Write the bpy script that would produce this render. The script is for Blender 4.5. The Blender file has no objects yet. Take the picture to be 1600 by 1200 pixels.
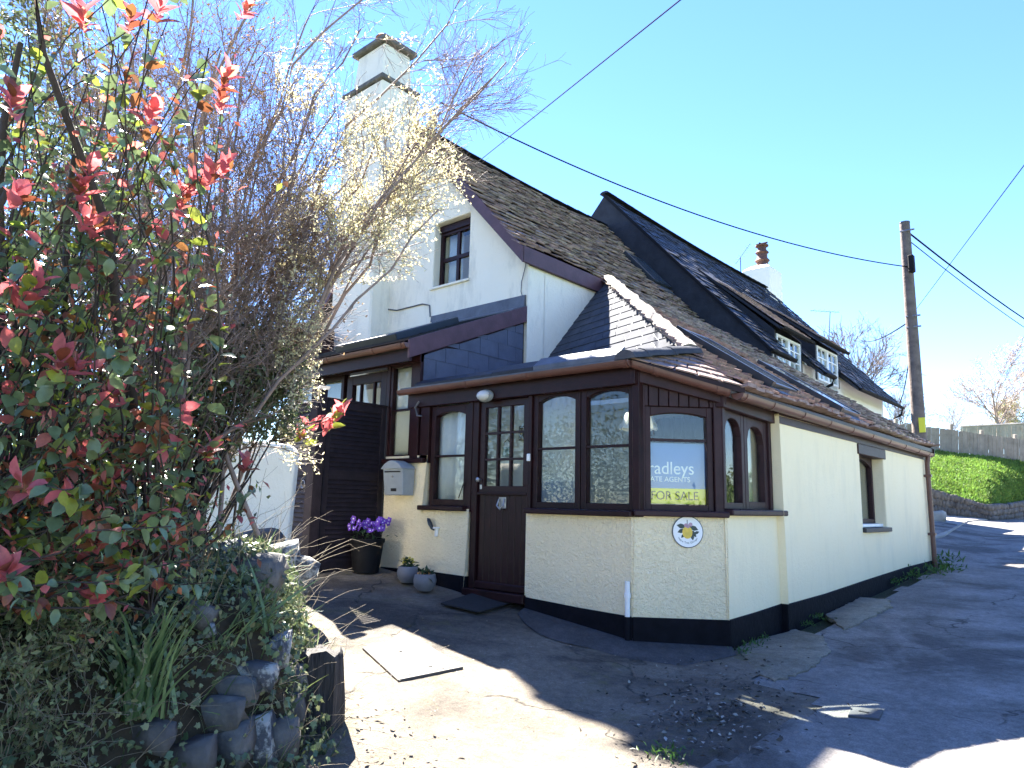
import bpy, math, random
import numpy as np
from math import radians, sin, cos, pi, sqrt, atan2, hypot
from mathutils import Vector, Matrix
from mathutils.geometry import tessellate_polygon

random.seed(7)
scene = bpy.context.scene
COL = scene.collection
EYE = np.array([0.0, 0.0, 1.55])
# ------------------------------------------------------------------ camera
TH, PI_, RO, FPX = radians(41.8), radians(9.5), radians(1.33), 1120.0
_F = np.array([-sin(TH), cos(TH), 0]); _Z = np.array([0, 0, 1.0]); _R0 = np.array([cos(TH), sin(TH), 0])
FW = _F*cos(PI_) + _Z*sin(PI_); _U0 = -_F*sin(PI_) + _Z*cos(PI_)
RT = _R0*cos(RO) + _U0*sin(RO); UP = _U0*cos(RO) - _R0*sin(RO)
cd = bpy.data.cameras.new('camera'); cd.sensor_fit = 'HORIZONTAL'; cd.sensor_width = 36
cd.lens = FPX/1600*36; cd.clip_end = 2000; cd.clip_start = 0.05
co = bpy.data.objects.new('camera', cd); COL.objects.link(co)
M3 = Matrix((RT, UP, -FW)).transposed()
co.matrix_world = Matrix.Translation(Vector(EYE)) @ M3.to_4x4()
scene.camera = co

# ------------------------------------------------------------------ sky, sun, exposure
SUNV = Vector((-0.845, 0.35, 1.0)).normalized()
w = bpy.data.worlds.new('World'); scene.world = w; w.use_nodes = True
nt = w.node_tree; bg = nt.nodes['Background']
sky = nt.nodes.new('ShaderNodeTexSky'); sky.sky_type = 'NISHITA'; sky.sun_disc = False
sky.sun_elevation = math.asin(SUNV.z); sky.sun_rotation = atan2(SUNV.x, SUNV.y)
sky.air_density = 1.0; sky.dust_density = 0.0; sky.ozone_density = 5.0; sky.altitude = 0
hsn = nt.nodes.new('ShaderNodeHueSaturation'); hsn.inputs['Saturation'].default_value = 1.15; hsn.inputs['Hue'].default_value = .514
nt.links.new(sky.outputs[0], hsn.inputs['Color']); nt.links.new(hsn.outputs[0], bg.inputs[0]); bg.inputs[1].default_value = 0.055
sd = bpy.data.lights.new('sun', 'SUN'); sd.energy = 5.0; sd.angle = radians(0.53); sd.color = (1, 0.95, 0.86)
so = bpy.data.objects.new('sun', sd); COL.objects.link(so)
so.rotation_euler = SUNV.to_track_quat('Z', 'Y').to_euler(); so.location = (0, 0, 30)
scene.view_settings.view_transform = 'Standard'; scene.view_settings.look = 'None'
scene.view_settings.gamma = 1; scene.view_settings.use_curve_mapping = False
scene.view_settings.exposure = 3.2
scene.render.engine = 'CYCLES'
scene.cycles.max_bounces = 10; scene.cycles.transparent_max_bounces = 16
scene.cycles.sample_clamp_indirect = 8

# ------------------------------------------------------------------ pixel helpers (photo pixels, 1600 wide)
def ray(x, y): return RT*(x-800)/FPX - UP*(y-600)/FPX + FW
def D(x, y, d): return EYE + ray(x, y)*d
def atX(x, y, X): v = ray(x, y); return EYE + v*((X-EYE[0])/v[0])
def atY(x, y, Y): v = ray(x, y); return EYE + v*((Y-EYE[1])/v[1])
def atZ(x, y, Z): v = ray(x, y); return EYE + v*((Z-EYE[2])/v[2])
def gz(x, y):
    x = np.asarray(x, float); y = np.asarray(y, float)
    yy = np.where(y < 20, y, 20 + (y-20)*.3); yy = np.clip(yy, -14, 30)
    return .31 + .056*(yy-6.2) + .115*np.clip(-(x+2.9), 0, 4.2)
def onground(x, y):
    z = .3
    for _ in range(30):
        p = atZ(x, y, z); z = .5*z + .5*float(gz(p[0], p[1]))
    return atZ(x, y, z)

# ------------------------------------------------------------------ mesh helpers
WL = {}
def wl(o): return WL.get(o.name, np.zeros(3))
def _link(o, c, parent):
    COL.objects.link(o); WL[o.name] = np.array(c, float)
    if parent is not None:
        o.parent = parent; o.location = Vector(np.array(c, float) - wl(parent))
    else: o.location = Vector(c)
    return o
def fast_mesh(name, V, F, mat, smooth=False):
    """V (n,3) array, F (m,k) int array of one polygon size"""
    V = np.asarray(V, np.float32); F = np.asarray(F, np.int32)
    me = bpy.data.meshes.new(name); m, k = F.shape
    me.vertices.add(len(V)); me.vertices.foreach_set('co', V.ravel())
    me.loops.add(m*k); me.loops.foreach_set('vertex_index', F.ravel())
    me.polygons.add(m)
    me.polygons.foreach_set('loop_start', np.arange(0, m*k, k, dtype=np.int32))
    me.polygons.foreach_set('loop_total', np.full(m, k, np.int32))
    if smooth: me.polygons.foreach_set('use_smooth', np.ones(m, bool))
    me.update(calc_edges=True); me.materials.append(mat)
    return me
def fobj(name, V, F, mat, parent=None, smooth=False):
    V = np.asarray(V, float); c = (V.min(0)+V.max(0))/2; c[2] = V[:, 2].min()
    me = fast_mesh(name, V-c, F, mat, smooth)
    return _link(bpy.data.objects.new(name, me), c, parent)
def tag(o, label=None, cat=None, group=None, kind=None):
    if label: o['label'] = label
    if cat: o['category'] = cat
    if group: o['group'] = group
    if kind: o['kind'] = kind
    return o
def thing(name, loc, label, cat, group=None):
    o = bpy.data.objects.new(name, None); o.empty_display_size = .2
    _link(o, loc, None); tag(o, label, cat, group); return o

class Frame:
    def __init__(s, o, u, n): s.o = np.array(o, float); s.u = np.array(u, float); s.n = np.array(n, float)
    def P(s, u, z, d=0): return s.o + s.u*u + s.n*d + np.array([0, 0, z])

class MB:
    def __init__(s): s.v = []; s.f = []
    def add(s, vs, fs):
        b = len(s.v); s.v += [np.array(q, float) for q in vs]; s.f += [[b+i for i in q] for q in fs]; return s
    def hexa(s, p):  # 8 pts: bottom 4, top 4
        return s.add(p, [(3,2,1,0), (4,5,6,7), (0,1,5,4), (1,2,6,5), (2,3,7,6), (3,0,4,7)])
    def box(s, x0, x1, y0, y1, z0, z1):
        return s.hexa([(x0,y0,z0),(x1,y0,z0),(x1,y1,z0),(x0,y1,z0),(x0,y0,z1),(x1,y0,z1),(x1,y1,z1),(x0,y1,z1)])
    def fbox(s, F, u0, u1, z0, z1, d0, d1):
        return s.hexa([F.P(u0,z0,d1),F.P(u1,z0,d1),F.P(u1,z0,d0),F.P(u0,z0,d0),F.P(u0,z1,d1),F.P(u1,z1,d1),F.P(u1,z1,d0),F.P(u0,z1,d0)])
    def prism(s, pts, vec):
        n = len(pts); pts = [np.array(p, float) for p in pts]; vec = np.array(vec, float)
        fs = [tuple(range(n-1, -1, -1)), tuple(range(n, 2*n))] + [(i, (i+1) % n, n+(i+1) % n, n+i) for i in range(n)]
        return s.add(pts + [p+vec for p in pts], fs)
    def fpoly(s, F, uz, d0, d1): return s.prism([F.P(u, z, d0) for u, z in uz], F.n*(d1-d0))
    def holed(s, F, outer, holes, d0, d1):
        loops = [outer] + holes
        flat = [p for l in loops for p in l]
        tris = tessellate_polygon([[Vector((u, z, 0)) for u, z in l] for l in loops])
        b = len(flat)
        vs = [F.P(u, z, d1) for u, z in flat] + [F.P(u, z, d0) for u, z in flat]
        fs = [tuple(t) for t in tris] + [tuple(b+i for i in reversed(t)) for t in tris]
        k = 0
        for l in loops:
            n = len(l)
            for i in range(n):
                a, c = k+i, k+(i+1) % n; fs.append((a, c, b+c, b+a))
            k += n
        return s.add(vs, fs)
    def tube(s, pts, r, n=8, flat=1.0):
        pts = [np.array(p, float) for p in pts]; K = len(pts)
        if np.isscalar(r): r = [r]*K
        vs = []; ref = np.array([0, 0, 1.0])
        for i, p in enumerate(pts):
            t = pts[min(i+1, K-1)] - pts[max(i-1, 0)]; t = t/np.linalg.norm(t)
            a = np.cross(t, ref if abs(t[2]) < .95 else np.array([1.0, 0, 0])); a /= np.linalg.norm(a); b = np.cross(t, a)
            for k in range(n):
                th = 2*pi*k/n; vs.append(p + r[i]*(a*cos(th) + b*sin(th)*flat))
        fs = [(i*n+k, i*n+(k+1) % n, (i+1)*n+(k+1) % n, (i+1)*n+k) for i in range(K-1) for k in range(n)]
        fs += [tuple(range(n-1, -1, -1)), tuple((K-1)*n+k for k in range(n))]
        return s.add(vs, fs)
    def sweep(s, a, b, side, r=.055, t=.006, n=8):   # half-round gutter from a to b
        a = np.array(a, float); b = np.array(b, float); side = np.array(side, float)
        prof = [(-cos(pi*k/n)*r, -sin(pi*k/n)*r) for k in range(n+1)] + [(cos(pi*k/n)*(r-t), -sin(pi*k/n)*(r-t)) for k in range(n+1)]
        return s.prism([a + side*x + np.array([0, 0, z]) for x, z in prof], b-a)
    def lathe(s, c, prof, n=20):
        c = np.array(c, float); vs = []; K = len(prof)
        for r, z in prof:
            for k in range(n): vs.append(c + np.array([r*cos(2*pi*k/n), r*sin(2*pi*k/n), z]))
        fs = [(i*n+k, i*n+(k+1) % n, (i+1)*n+(k+1) % n, (i+1)*n+k) for i in range(K-1) for k in range(n)]
        fs += [tuple(range(n-1, -1, -1)), tuple((K-1)*n+k for k in range(n))]
        return s.add(vs, fs)
    def build(s, name, mat, parent=None, bevel=0, smooth=False, seg=1):
        V = np.array(s.v); c = (V.min(0)+V.max(0))/2; c[2] = V[:, 2].min()
        me = bpy.data.meshes.new(name); me.from_pydata((V-c).tolist(), [], s.f)
        me.materials.append(mat)
        if smooth:
            me.polygons.foreach_set('use_smooth', np.ones(len(me.polygons), bool))
            me.set_sharp_from_angle(angle=radians(40))
        o = _link(bpy.data.objects.new(name, me), c, parent)
        if bevel:
            b = o.modifiers.new('bevel', 'BEVEL'); b.width = bevel; b.segments = seg; b.limit_method = 'ANGLE'; b.angle_limit = radians(35)
        return o

def norm(a): return a/np.maximum(np.linalg.norm(a, axis=-1, keepdims=True), 1e-9)
def basis(d, n):
    d = norm(d); s = norm(np.cross(n, d)); n2 = np.cross(d, s); return d, s, n2
def instances(TV, TF, pos, d, n, ln, wd):
    """merge copies of a leaf template (x length, y width, z up)"""
    d, s, m = basis(d, n); N = len(pos); k = len(TV)
    ln = np.broadcast_to(ln, (N,))[:, None, None]; wd = np.broadcast_to(wd, (N,))[:, None, None]
    V = pos[:, None, :] + TV[None, :, 0:1]*d[:, None, :]*ln + TV[None, :, 1:2]*s[:, None, :]*wd + TV[None, :, 2:3]*m[:, None, :]*ln
    F = TF[None] + (np.arange(N)*k)[:, None, None]
    return V.reshape(-1, 3), F.reshape(-1, TF.shape[1])
# leaf templates (quads)
def blade(prof, curl=.0, fold=.25):
    V = []; F = []
    for i, (x, hw) in enumerate(prof):
        z = -curl*x*x
        V += [(x, -hw, z+fold*hw), (x, 0, z), (x, hw, z+fold*hw)]
        if i: b = 3*(i-1); F += [(b, b+3, b+4, b+1), (b+1, b+4, b+5, b+2)]
    return np.array(V, float), np.array(F, int)
LEAF = blade([(0, .02), (.18, .2), (.45, .32), (.75, .24), (1, .015)], .22, .3)
LEAF2 = blade([(0, .02), (.25, .26), (.6, .34), (1, .02)], .45, .45)
SMALL = blade([(0, .03), (.5, .3), (1, .03)], .15, .25)
STRAP2 = blade([(0, .5), (.3, .5), (.6, .42), (.85, .25), (1, .02)], .28, .008)
STRAP = blade([(0, .5), (.3, .5), (.6, .42), (.85, .25), (1, .02)], .55, .008)
IVY = (np.array([(0,0,0), (.1,-.42,.03), (.42,-.34,.0), (.55,-.5,-.03), (.68,-.2,0), (1.05,0,-.06), (.68,.2,0), (.55,.5,-.03), (.42,.34,0), (.1,.42,.03), (.4,0,.05)], float),
       np.array([(10,0,1,2), (10,2,3,4), (10,4,5,6), (10,6,7,8), (10,8,9,0)], int))
# branches
def tubes(P, R, n=3):
    N, K, _ = P.shape
    t = np.empty_like(P); t[:, 1:-1] = P[:, 2:]-P[:, :-2]; t[:, 0] = P[:, 1]-P[:, 0]; t[:, -1] = P[:, -1]-P[:, -2]
    t = norm(t); ref = np.where(np.abs(t[..., 2:3]) < .9, np.array([0, 0, 1.0]), np.array([1.0, 0, 0]))
    a = norm(np.cross(t, ref)); b = np.cross(t, a)
    th = 2*pi*np.arange(n)/n
    V = P[:, :, None] + R[:, :, None, None]*(a[:, :, None]*np.cos(th)[:, None] + b[:, :, None]*np.sin(th)[:, None])
    idx = np.arange(N*K*n).reshape(N, K, n); nx = np.roll(idx, -1, axis=2)
    F = np.stack([idx[:, :-1], nx[:, :-1], nx[:, 1:], idx[:, 1:]], -1).reshape(-1, 4)
    return V.reshape(-1, 3), F
def spawn(rng, P, R, M, t0, t1, spread, L, rr, K=5, up=0.0, wob=.15, bias=None, taper=.35):
    N, K0, _ = P.shape
    t = rng.uniform(t0, t1, (N, M))*(K0-1); i = np.minimum(t.astype(int), K0-2); f = (t-i)[..., None]
    n_ = np.arange(N)[:, None]
    base = P[n_, i]*(1-f) + P[n_, i+1]*f; tang = norm(P[n_, i+1]-P[n_, i])
    rv = rng.normal(size=(N, M, 3)); perp = norm(rv - (rv*tang).sum(-1, keepdims=True)*tang)
    a = rng.uniform(spread[0], spread[1], (N, M, 1)); d = tang*np.cos(a) + perp*np.sin(a)
    d[..., 2] += up
    if bias is not None: d = d + np.array(bias)
    d = norm(d); Ls = L*rng.uniform(.55, 1.25, (N, M, 1))*(1.15-.55*(t[..., None]/(K0-1)))
    pts = [base]; cur = d
    for k in range(K-1):
        cur = norm(cur + rng.normal(size=d.shape)*wob + np.array([0, 0, up*.25])); pts.append(pts[-1] + cur*Ls/(K-1))
    Q = np.stack(pts, 2).reshape(N*M, K, 3)
    r0 = (R[n_, i]*(1-f[..., 0]) + R[n_, i+1]*f[..., 0])*rr
    RR = (r0[..., None]*np.linspace(1, taper, K)).reshape(N*M, K)
    return Q, RR
def stems(rng, bases, ends, r0, K=8, wob=.06, sag=0.0):
    bases = np.array(bases, float); ends = np.array(ends, float); N = len(ends)
    t = np.linspace(0, 1, K)[None, :, None]
    L = np.linalg.norm(ends-bases, axis=1)[:, None, None]
    P = bases[:, None]*(1-t) + ends[:, None]*t
    P += np.cumsum(rng.normal(size=P.shape)*wob*L/K, 1)*np.sin(pi*t*.9)
    P[..., 2:3] += sag*L*np.sin(pi*t)
    return P, np.broadcast_to(r0*np.linspace(1, .3, K), (N, K)).copy()
def join(parts):
    V = []; F = []; b = 0
    for v, f in parts: V.append(v); F.append(f+b); b += len(v)
    return np.concatenate(V), np.concatenate(F)

# ------------------------------------------------------------------ materials
def mat(name, col, rough=.6, var=.0, scale=6, bump=0.0, bscale=40, spec=.5, col2=None, island=0.0, trans=0.0, metal=0.0, detail=5, obj=False, coat=0.0, sharp=False):
    m = bpy.data.materials.new(name); m.use_nodes = True; t = m.node_tree; N = t.nodes; Lk = t.links
    b = N['Principled BSDF']; b.inputs['Roughness'].default_value = rough; b.inputs['Metallic'].default_value = metal
    b.inputs['Specular IOR Level'].default_value = spec; b.inputs['Coat Weight'].default_value = coat
    tc = N.new('ShaderNodeTexCoord')
    geo = N.new('ShaderNodeNewGeometry'); vec = tc.outputs['Object'] if obj else geo.outputs['Position']
    c = None
    if var or col2:
        nz = N.new('ShaderNodeTexNoise'); nz.inputs['Scale'].default_value = scale; nz.inputs['Detail'].default_value = detail
        nz.inputs['Roughness'].default_value = .65; Lk.new(vec, nz.inputs['Vector'])
        rp = N.new('ShaderNodeValToRGB'); e = rp.color_ramp.elements
        lo, hi = (.47, .55) if sharp else (.3, .7)
        e[0].position = lo; e[1].position = hi
        if col2: e[0].color = (*col, 1); e[1].color = (*col2, 1)
        else:
            e[0].color = (*[max(0, x*(1-var)) for x in col], 1); e[1].color = (*[x*(1+var) for x in col], 1)
        Lk.new(nz.outputs['Fac'], rp.inputs['Fac']); c = rp.outputs['Color']
    if island:
        hs = N.new('ShaderNodeHueSaturation'); mp = N.new('ShaderNodeMapRange')
        mp.inputs['To Min'].default_value = 1-island; mp.inputs['To Max'].default_value = 1+island
        Lk.new(geo.outputs['Random Per Island'], mp.inputs['Value']); Lk.new(mp.outputs[0], hs.inputs['Value'])
        if c is not None: Lk.new(c, hs.inputs['Color'])
        else: hs.inputs['Color'].default_value = (*col, 1)
        mp2 = N.new('ShaderNodeMapRange'); mp2.inputs['To Min'].default_value = .5-.03*min(1, island*2); mp2.inputs['To Max'].default_value = .5+.03*min(1, island*2)
        ml = N.new('ShaderNodeMath'); ml.operation = 'MULTIPLY'; ml.inputs[1].default_value = 7.13
        fr = N.new('ShaderNodeMath'); fr.operation = 'FRACT'
        Lk.new(geo.outputs['Random Per Island'], ml.inputs[0]); Lk.new(ml.outputs[0], fr.inputs[0]); Lk.new(fr.outputs[0], mp2.inputs['Value'])
        Lk.new(mp2.outputs[0], hs.inputs['Hue'])
        c = hs.outputs['Color']
    if c is not None: Lk.new(c, b.inputs['Base Color'])
    else: b.inputs['Base Color'].default_value = (*col, 1)
    if bump:
        n2 = N.new('ShaderNodeTexNoise'); n2.inputs['Scale'].default_value = bscale; n2.inputs['Detail'].default_value = 4
        Lk.new(vec, n2.inputs['Vector'])
        bp = N.new('ShaderNodeBump'); bp.inputs['Strength'].default_value = 1; bp.inputs['Distance'].default_value = bump
        Lk.new(n2.outputs['Fac'], bp.inputs['Height']); Lk.new(bp.outputs[0], b.inputs['Normal'])
    if trans:
        tr = N.new('ShaderNodeBsdfTranslucent'); mx = N.new('ShaderNodeMixShader'); mx.inputs[0].default_value = trans
        if c is not None: Lk.new(c, tr.inputs['Color'])
        else: tr.inputs['Color'].default_value = (*col, 1)
        Lk.new(b.outputs[0], mx.inputs[1]); Lk.new(tr.outputs[0], mx.inputs[2]); Lk.new(mx.outputs[0], N['Material Output'].inputs[0])
    return m
def glass_mat(name, tint=(.93, .96, .95), ior=1.5, boost=0.0):
    m = bpy.data.materials.new(name); m.use_nodes = True; t = m.node_tree; N = t.nodes; Lk = t.links
    N.remove(N['Principled BSDF'])
    tr = N.new('ShaderNodeBsdfTransparent'); tr.inputs[0].default_value = (*tint, 1)
    gl = N.new('ShaderNodeBsdfGlossy'); gl.inputs['Roughness'].default_value = .01
    fr = N.new('ShaderNodeFresnel'); fr.inputs[0].default_value = ior
    nz = N.new('ShaderNodeTexNoise'); nz.inputs['Scale'].default_value = 2.2
    geo = N.new('ShaderNodeNewGeometry'); Lk.new(geo.outputs['Position'], nz.inputs['Vector'])
    bp = N.new('ShaderNodeBump'); bp.inputs['Distance'].default_value = .0005; Lk.new(nz.outputs['Fac'], bp.inputs['Height']); Lk.new(bp.outputs[0], gl.inputs['Normal'])
    bf = N.new('ShaderNodeMapRange'); bf.inputs['To Min'].default_value = ior; bf.inputs['To Max'].default_value = 1/ior
    Lk.new(geo.outputs['Backfacing'], bf.inputs['Value']); Lk.new(bf.outputs[0], fr.inputs[0])   # same air-glass step on both faces of a pane
    mx = N.new('ShaderNodeMixShader'); Lk.new(fr.outputs[0], mx.inputs[0])
    Lk.new(tr.outputs[0], mx.inputs[1]); Lk.new(gl.outputs[0], mx.inputs[2]); Lk.new(mx.outputs[0], N['Material Output'].inputs[0])
    return m
def render_mat(name, col, col2, bump, bscale, stain=.0):
    """painted render: soft tone changes, streaks of dirt, stipple relief"""
    m = mat(name, col, .85, 0, 1.3, 0, col2=col2, spec=.25); t = m.node_tree; N = t.nodes; Lk = t.links
    b = N['Principled BSDF']; geo = N['Geometry'] if 'Geometry' in N else N.new('ShaderNodeNewGeometry')
    base = b.inputs['Base Color'].links[0].from_socket
    if stain:
        mpn = N.new('ShaderNodeMapping'); mpn.inputs['Scale'].default_value = (2.6, 2.6, .8); Lk.new(geo.outputs['Position'], mpn.inputs['Vector'])
        nz = N.new('ShaderNodeTexNoise'); nz.inputs['Scale'].default_value = 1.4; nz.inputs['Detail'].default_value = 8; nz.inputs['Roughness'].default_value = .7
        Lk.new(mpn.outputs[0], nz.inputs['Vector'])
        rp = N.new('ShaderNodeValToRGB'); rp.color_ramp.elements[0].position = .5; rp.color_ramp.elements[1].position = .78
        rp.color_ramp.elements[0].color = (0, 0, 0, 1); rp.color_ramp.elements[1].color = (stain, stain, stain, 1)
        Lk.new(nz.outputs['Fac'], rp.inputs[0])
        mx = N.new('ShaderNodeMixRGB'); mx.inputs[2].default_value = (.30, .29, .24, 1)
        Lk.new(rp.outputs[0], mx.inputs[0]); Lk.new(base, mx.inputs[1]); Lk.new(mx.outputs[0], b.inputs['Base Color'])
    n1 = N.new('ShaderNodeTexNoise'); n1.inputs['Scale'].default_value = bscale; n1.inputs['Detail'].default_value = 5; n1.inputs['Roughness'].default_value = .6
    n2 = N.new('ShaderNodeTexNoise'); n2.inputs['Scale'].default_value = bscale*2.1; n2.inputs['Detail'].default_value = 3; n2.inputs['Distortion'].default_value = 1.2
    ad = N.new('ShaderNodeMath'); ad.operation = 'ADD'
    for q in (n1, n2): Lk.new(geo.outputs['Position'], q.inputs['Vector'])
    Lk.new(n1.outputs['Fac'], ad.inputs[0]); Lk.new(n2.outputs['Fac'], ad.inputs[1])
    bp = N.new('ShaderNodeBump'); bp.inputs['Distance'].default_value = bump; Lk.new(ad.outputs[0], bp.inputs['Height']); Lk.new(bp.outputs[0], b.inputs['Normal'])
    return m
CREAM = render_mat('cream_stipple_render', (.92, .775, .50), (.93, .80, .54), .024, 19, .10)
CREAM_S = render_mat('cream_smooth_render', (.92, .78, .505), (.93, .805, .545), .004, 22, .16)
WHITEW = render_mat('white_render', (.86, .78, .62), (.88, .82, .68), .006, 16, .5)
PUREW = render_mat('garden_wall_paint', (.88, .84, .72), (.90, .87, .77), .006, 18, .10)
BLACKP = mat('black_plinth_paint', (.006, .006, .009), .75, .4, 8, .006, 24, .12)
BROWN = mat('dark_brown_joinery', (.019, .0055, .0065), .45, .35, 7, .0015, 60, .22)
BROWN2 = mat('brown_board_paint', (.034, .014, .016), .5, .3, 7, .0015, 60, .25)
FASCIA = mat('purple_brown_bargeboard', (.085, .042, .052), .55, .25, 5, .002, 40, .4)
GUTTER = mat('brown_gutter_plastic', (.115, .052, .042), .42, .2, 6, .001, 40, .5)
BLACKT = mat('black_gutter', (.012, .012, .014), .7, .2, 6, spec=.1)
GATEM = mat('gate_black_stain', (.015, .011, .015), .7, .35, 9, .002, 50, .2)
DOORM = mat('door_dark_red_brown', (.020, .005, .0065), .4, .3, 7, .001, 60, .25)
GLASS = glass_mat('window_glass')
TILE = mat('brown_lichened_tile', (.155, .108, .088), .75, 0, 9, .006, 55, .25, col2=(.33, .25, .21), island=.42)
SLATE = mat('dark_slate', (.018, .019, .026), .6, .35, 5, .004, 40, .3, island=.35)
SLATE_B = mat('blue_grey_slate', (.065, .067, .078), .85, .25, 5, .003, 45, .05, island=.22)
SLATE_H = mat('hung_slate_blue', (.075, .085, .125), .55, .2, 4, .002, 45, .45, island=.14)
MORTAR = mat('hip_mortar', (.30, .27, .23), .9, 0, 14, .03, 26, .2, col2=(.14, .12, .10))
LEAD = mat('lead_flashing', (.10, .105, .12), .6, .3, 4, .006, 14, .5, metal=.3)
DARKM = mat('skylight_frame_black', (.018, .022, .024), .4, .2, 5, 0, 40, .5)
WHITEP = mat('white_window_paint', (.80, .80, .78), .4, .05, 5)
INNER = mat('inner_plaster', (.74, .71, .60), .9, .06, 3)
INNERB = mat('inner_blue_dado', (.42, .46, .50), .8, .06, 3)
FLOORI = mat('inner_floor', (.16, .12, .09), .6, .2, 3)
CLOTH = mat('net_curtain', (.80, .81, .80), .9, .06, 5, .004, 12, .1, trans=.3)
BLIND = mat('cream_blind', (.74, .70, .60), .9, .06, 5, .003, 18, .1, trans=.15)
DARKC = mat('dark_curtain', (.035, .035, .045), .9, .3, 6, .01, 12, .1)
STEEL = mat('worn_steel', (.35, .35, .36), .35, .2, 9, 0, 40, .5, metal=.8)
GREYP = mat('grey_mailbox_paint', (.27, .30, .32), .42, .12, 6, .001, 50, .5)
BLACK = mat('black', (.008, .008, .009), .6)
WHITE = mat('white_print', (.82, .82, .80), .45, .04, 5)
WOODG = mat('weathered_fence_wood', (.20, .175, .145), .85, 0, 3, .004, 30, .2, col2=(.30, .27, .23), island=.22)
POLEM = mat('pole_wood', (.15, .12, .105), .85, .35, 5, .01, 18, .2)
STONE = mat('bank_stone', (.06, .06, .062), .9, 0, 6, .02, 14, .2, col2=(.17, .16, .145), island=.25)
STONE2 = mat('dark_rubble', (.07, .062, .058), .9, 0, 3, .03, 8, .2, col2=(.17, .155, .14), island=.3)
LICHEN = mat('lichened_stone', (.085, .088, .095), .9, 0, 9, .02, 16, .2, col2=(.36, .36, .33), sharp=True, detail=6)
EARTH = mat('dark_earth', (.050, .040, .027), .95, .5, 5, .04, 8, .1)
CONC = mat('concrete', (.30, .275, .235), .9, 0, 3, .006, 30, .2, col2=(.42, .39, .34))
# ================================================================== ground, lane, driveway
def ground_mat(name, c1, c2, c3, crack=.5, scale=1.2, bump=.012, stain=.6, moss=None):
    m = bpy.data.materials.new(name); m.use_nodes = True; t = m.node_tree; N = t.nodes; Lk = t.links
    b = N['Principled BSDF']; b.inputs['Roughness'].default_value = .88; b.inputs['Specular IOR Level'].default_value = .3
    geo = N.new('ShaderNodeNewGeometry'); P = geo.outputs['Position']
    def noise(s, d=6, r=.65, wt=0):
        n = N.new('ShaderNodeTexNoise'); n.inputs['Scale'].default_value = s; n.inputs['Detail'].default_value = d; n.inputs['Roughness'].default_value = r
        n.inputs['Distortion'].default_value = wt; Lk.new(P, n.inputs['Vector']); return n.outputs['Fac']
    def ramp(f, a, bb, ca, cb):
        r = N.new('ShaderNodeValToRGB'); r.color_ramp.elements[0].position = a; r.color_ramp.elements[1].position = bb
        r.color_ramp.elements[0].color = (*ca, 1); r.color_ramp.elements[1].color = (*cb, 1); Lk.new(f, r.inputs[0]); return r.outputs[0]
    def mix(f, a, bb, mode='MIX', fac=None):
        x = N.new('ShaderNodeMixRGB'); x.blend_type = mode
        if f is not None: Lk.new(f, x.inputs[0])
        else: x.inputs[0].default_value = fac
        for s, q in ((1, a), (2, bb)):
            if isinstance(q, tuple): x.inputs[s].default_value = (*q, 1)
            else: Lk.new(q, x.inputs[s])
        return x.outputs[0]
    K0, K1 = (0, 0, 0), (1, 1, 1)
    c = ramp(noise(scale), .35, .65, c1, c2)
    c = mix(ramp(noise(scale*.55, 5, .6, .6), .5, .62, K0, (stain,)*3), c, c3)
    sp = ramp(noise(90, 3, .8), .3, .75, (.62,)*3, (1.35,)*3); c = mix(None, c, sp, 'MULTIPLY', 1.0)
    sp2 = ramp(noise(17, 4, .7), .3, .7, (.75,)*3, (1.22,)*3); c = mix(None, c, sp2, 'MULTIPLY', 1.0)
    # cracks: edges of warped cells
    wv = N.new('ShaderNodeTexNoise'); wv.inputs['Scale'].default_value = 3; wv.inputs['Detail'].default_value = 6; Lk.new(P, wv.inputs['Vector'])
    vm = N.new('ShaderNodeVectorMath'); vm.operation = 'SCALE'; vm.inputs['Scale'].default_value = .5; Lk.new(wv.outputs['Color'], vm.inputs[0])
    va = N.new('ShaderNodeVectorMath'); va.operation = 'ADD'; Lk.new(P, va.inputs[0]); Lk.new(vm.outputs[0], va.inputs[1])
    vo = N.new('ShaderNodeTexVoronoi'); vo.feature = 'DISTANCE_TO_EDGE'; vo.inputs['Scale'].default_value = .62; Lk.new(va.outputs[0], vo.inputs['Vector'])
    ck = ramp(vo.outputs['Distance'], .0, .012, (crack,)*3, K0)
    ck2 = mix(None, ck, ramp(noise(1.7, 3), .45, .6, K0, K1), 'MULTIPLY', 1.0)
    c = mix(ck2, c, (.02, .018, .015))
    if moss: c = mix(ramp(noise(2.3, 7, .75), .56, .7, K0, (.65,)*3), c, moss)
    Lk.new(c, b.inputs['Base Color'])
    ad = N.new('ShaderNodeMath'); ad.operation = 'ADD'; Lk.new(noise(70, 4, .8), ad.inputs[0]); Lk.new(noise(9, 5), ad.inputs[1])
    sb = N.new('ShaderNodeMath'); sb.operation = 'SUBTRACT'; Lk.new(ad.outputs[0], sb.inputs[0]); Lk.new(ck2, sb.inputs[1])
    bp = N.new('ShaderNodeBump'); bp.inputs['Distance'].default_value = bump; Lk.new(sb.outputs[0], bp.inputs['Height']); Lk.new(bp.outputs[0], b.inputs['Normal'])
    return m
ASPH = ground_mat('lane_asphalt', (.175, .160, .146), (.30, .28, .258), (.085, .077, .070), .9, 1.6, .014, .8)
DRIVE = ground_mat('old_concrete_drive', (.12, .10, .078), (.22, .185, .142), (.05, .042, .036), .9, 1.5, .014, .75, moss=(.13, .12, .045))
TARM = ground_mat('patched_tarmac', (.055, .053, .055), (.085, .082, .084), (.04, .038, .038), .3, 1.5, .010, .5)
APRON = ground_mat('concrete_apron', (.22, .19, .14), (.31, .275, .215), (.12, .10, .075), .6, 1.8, .012, .5, moss=(.14, .13, .05))
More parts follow.
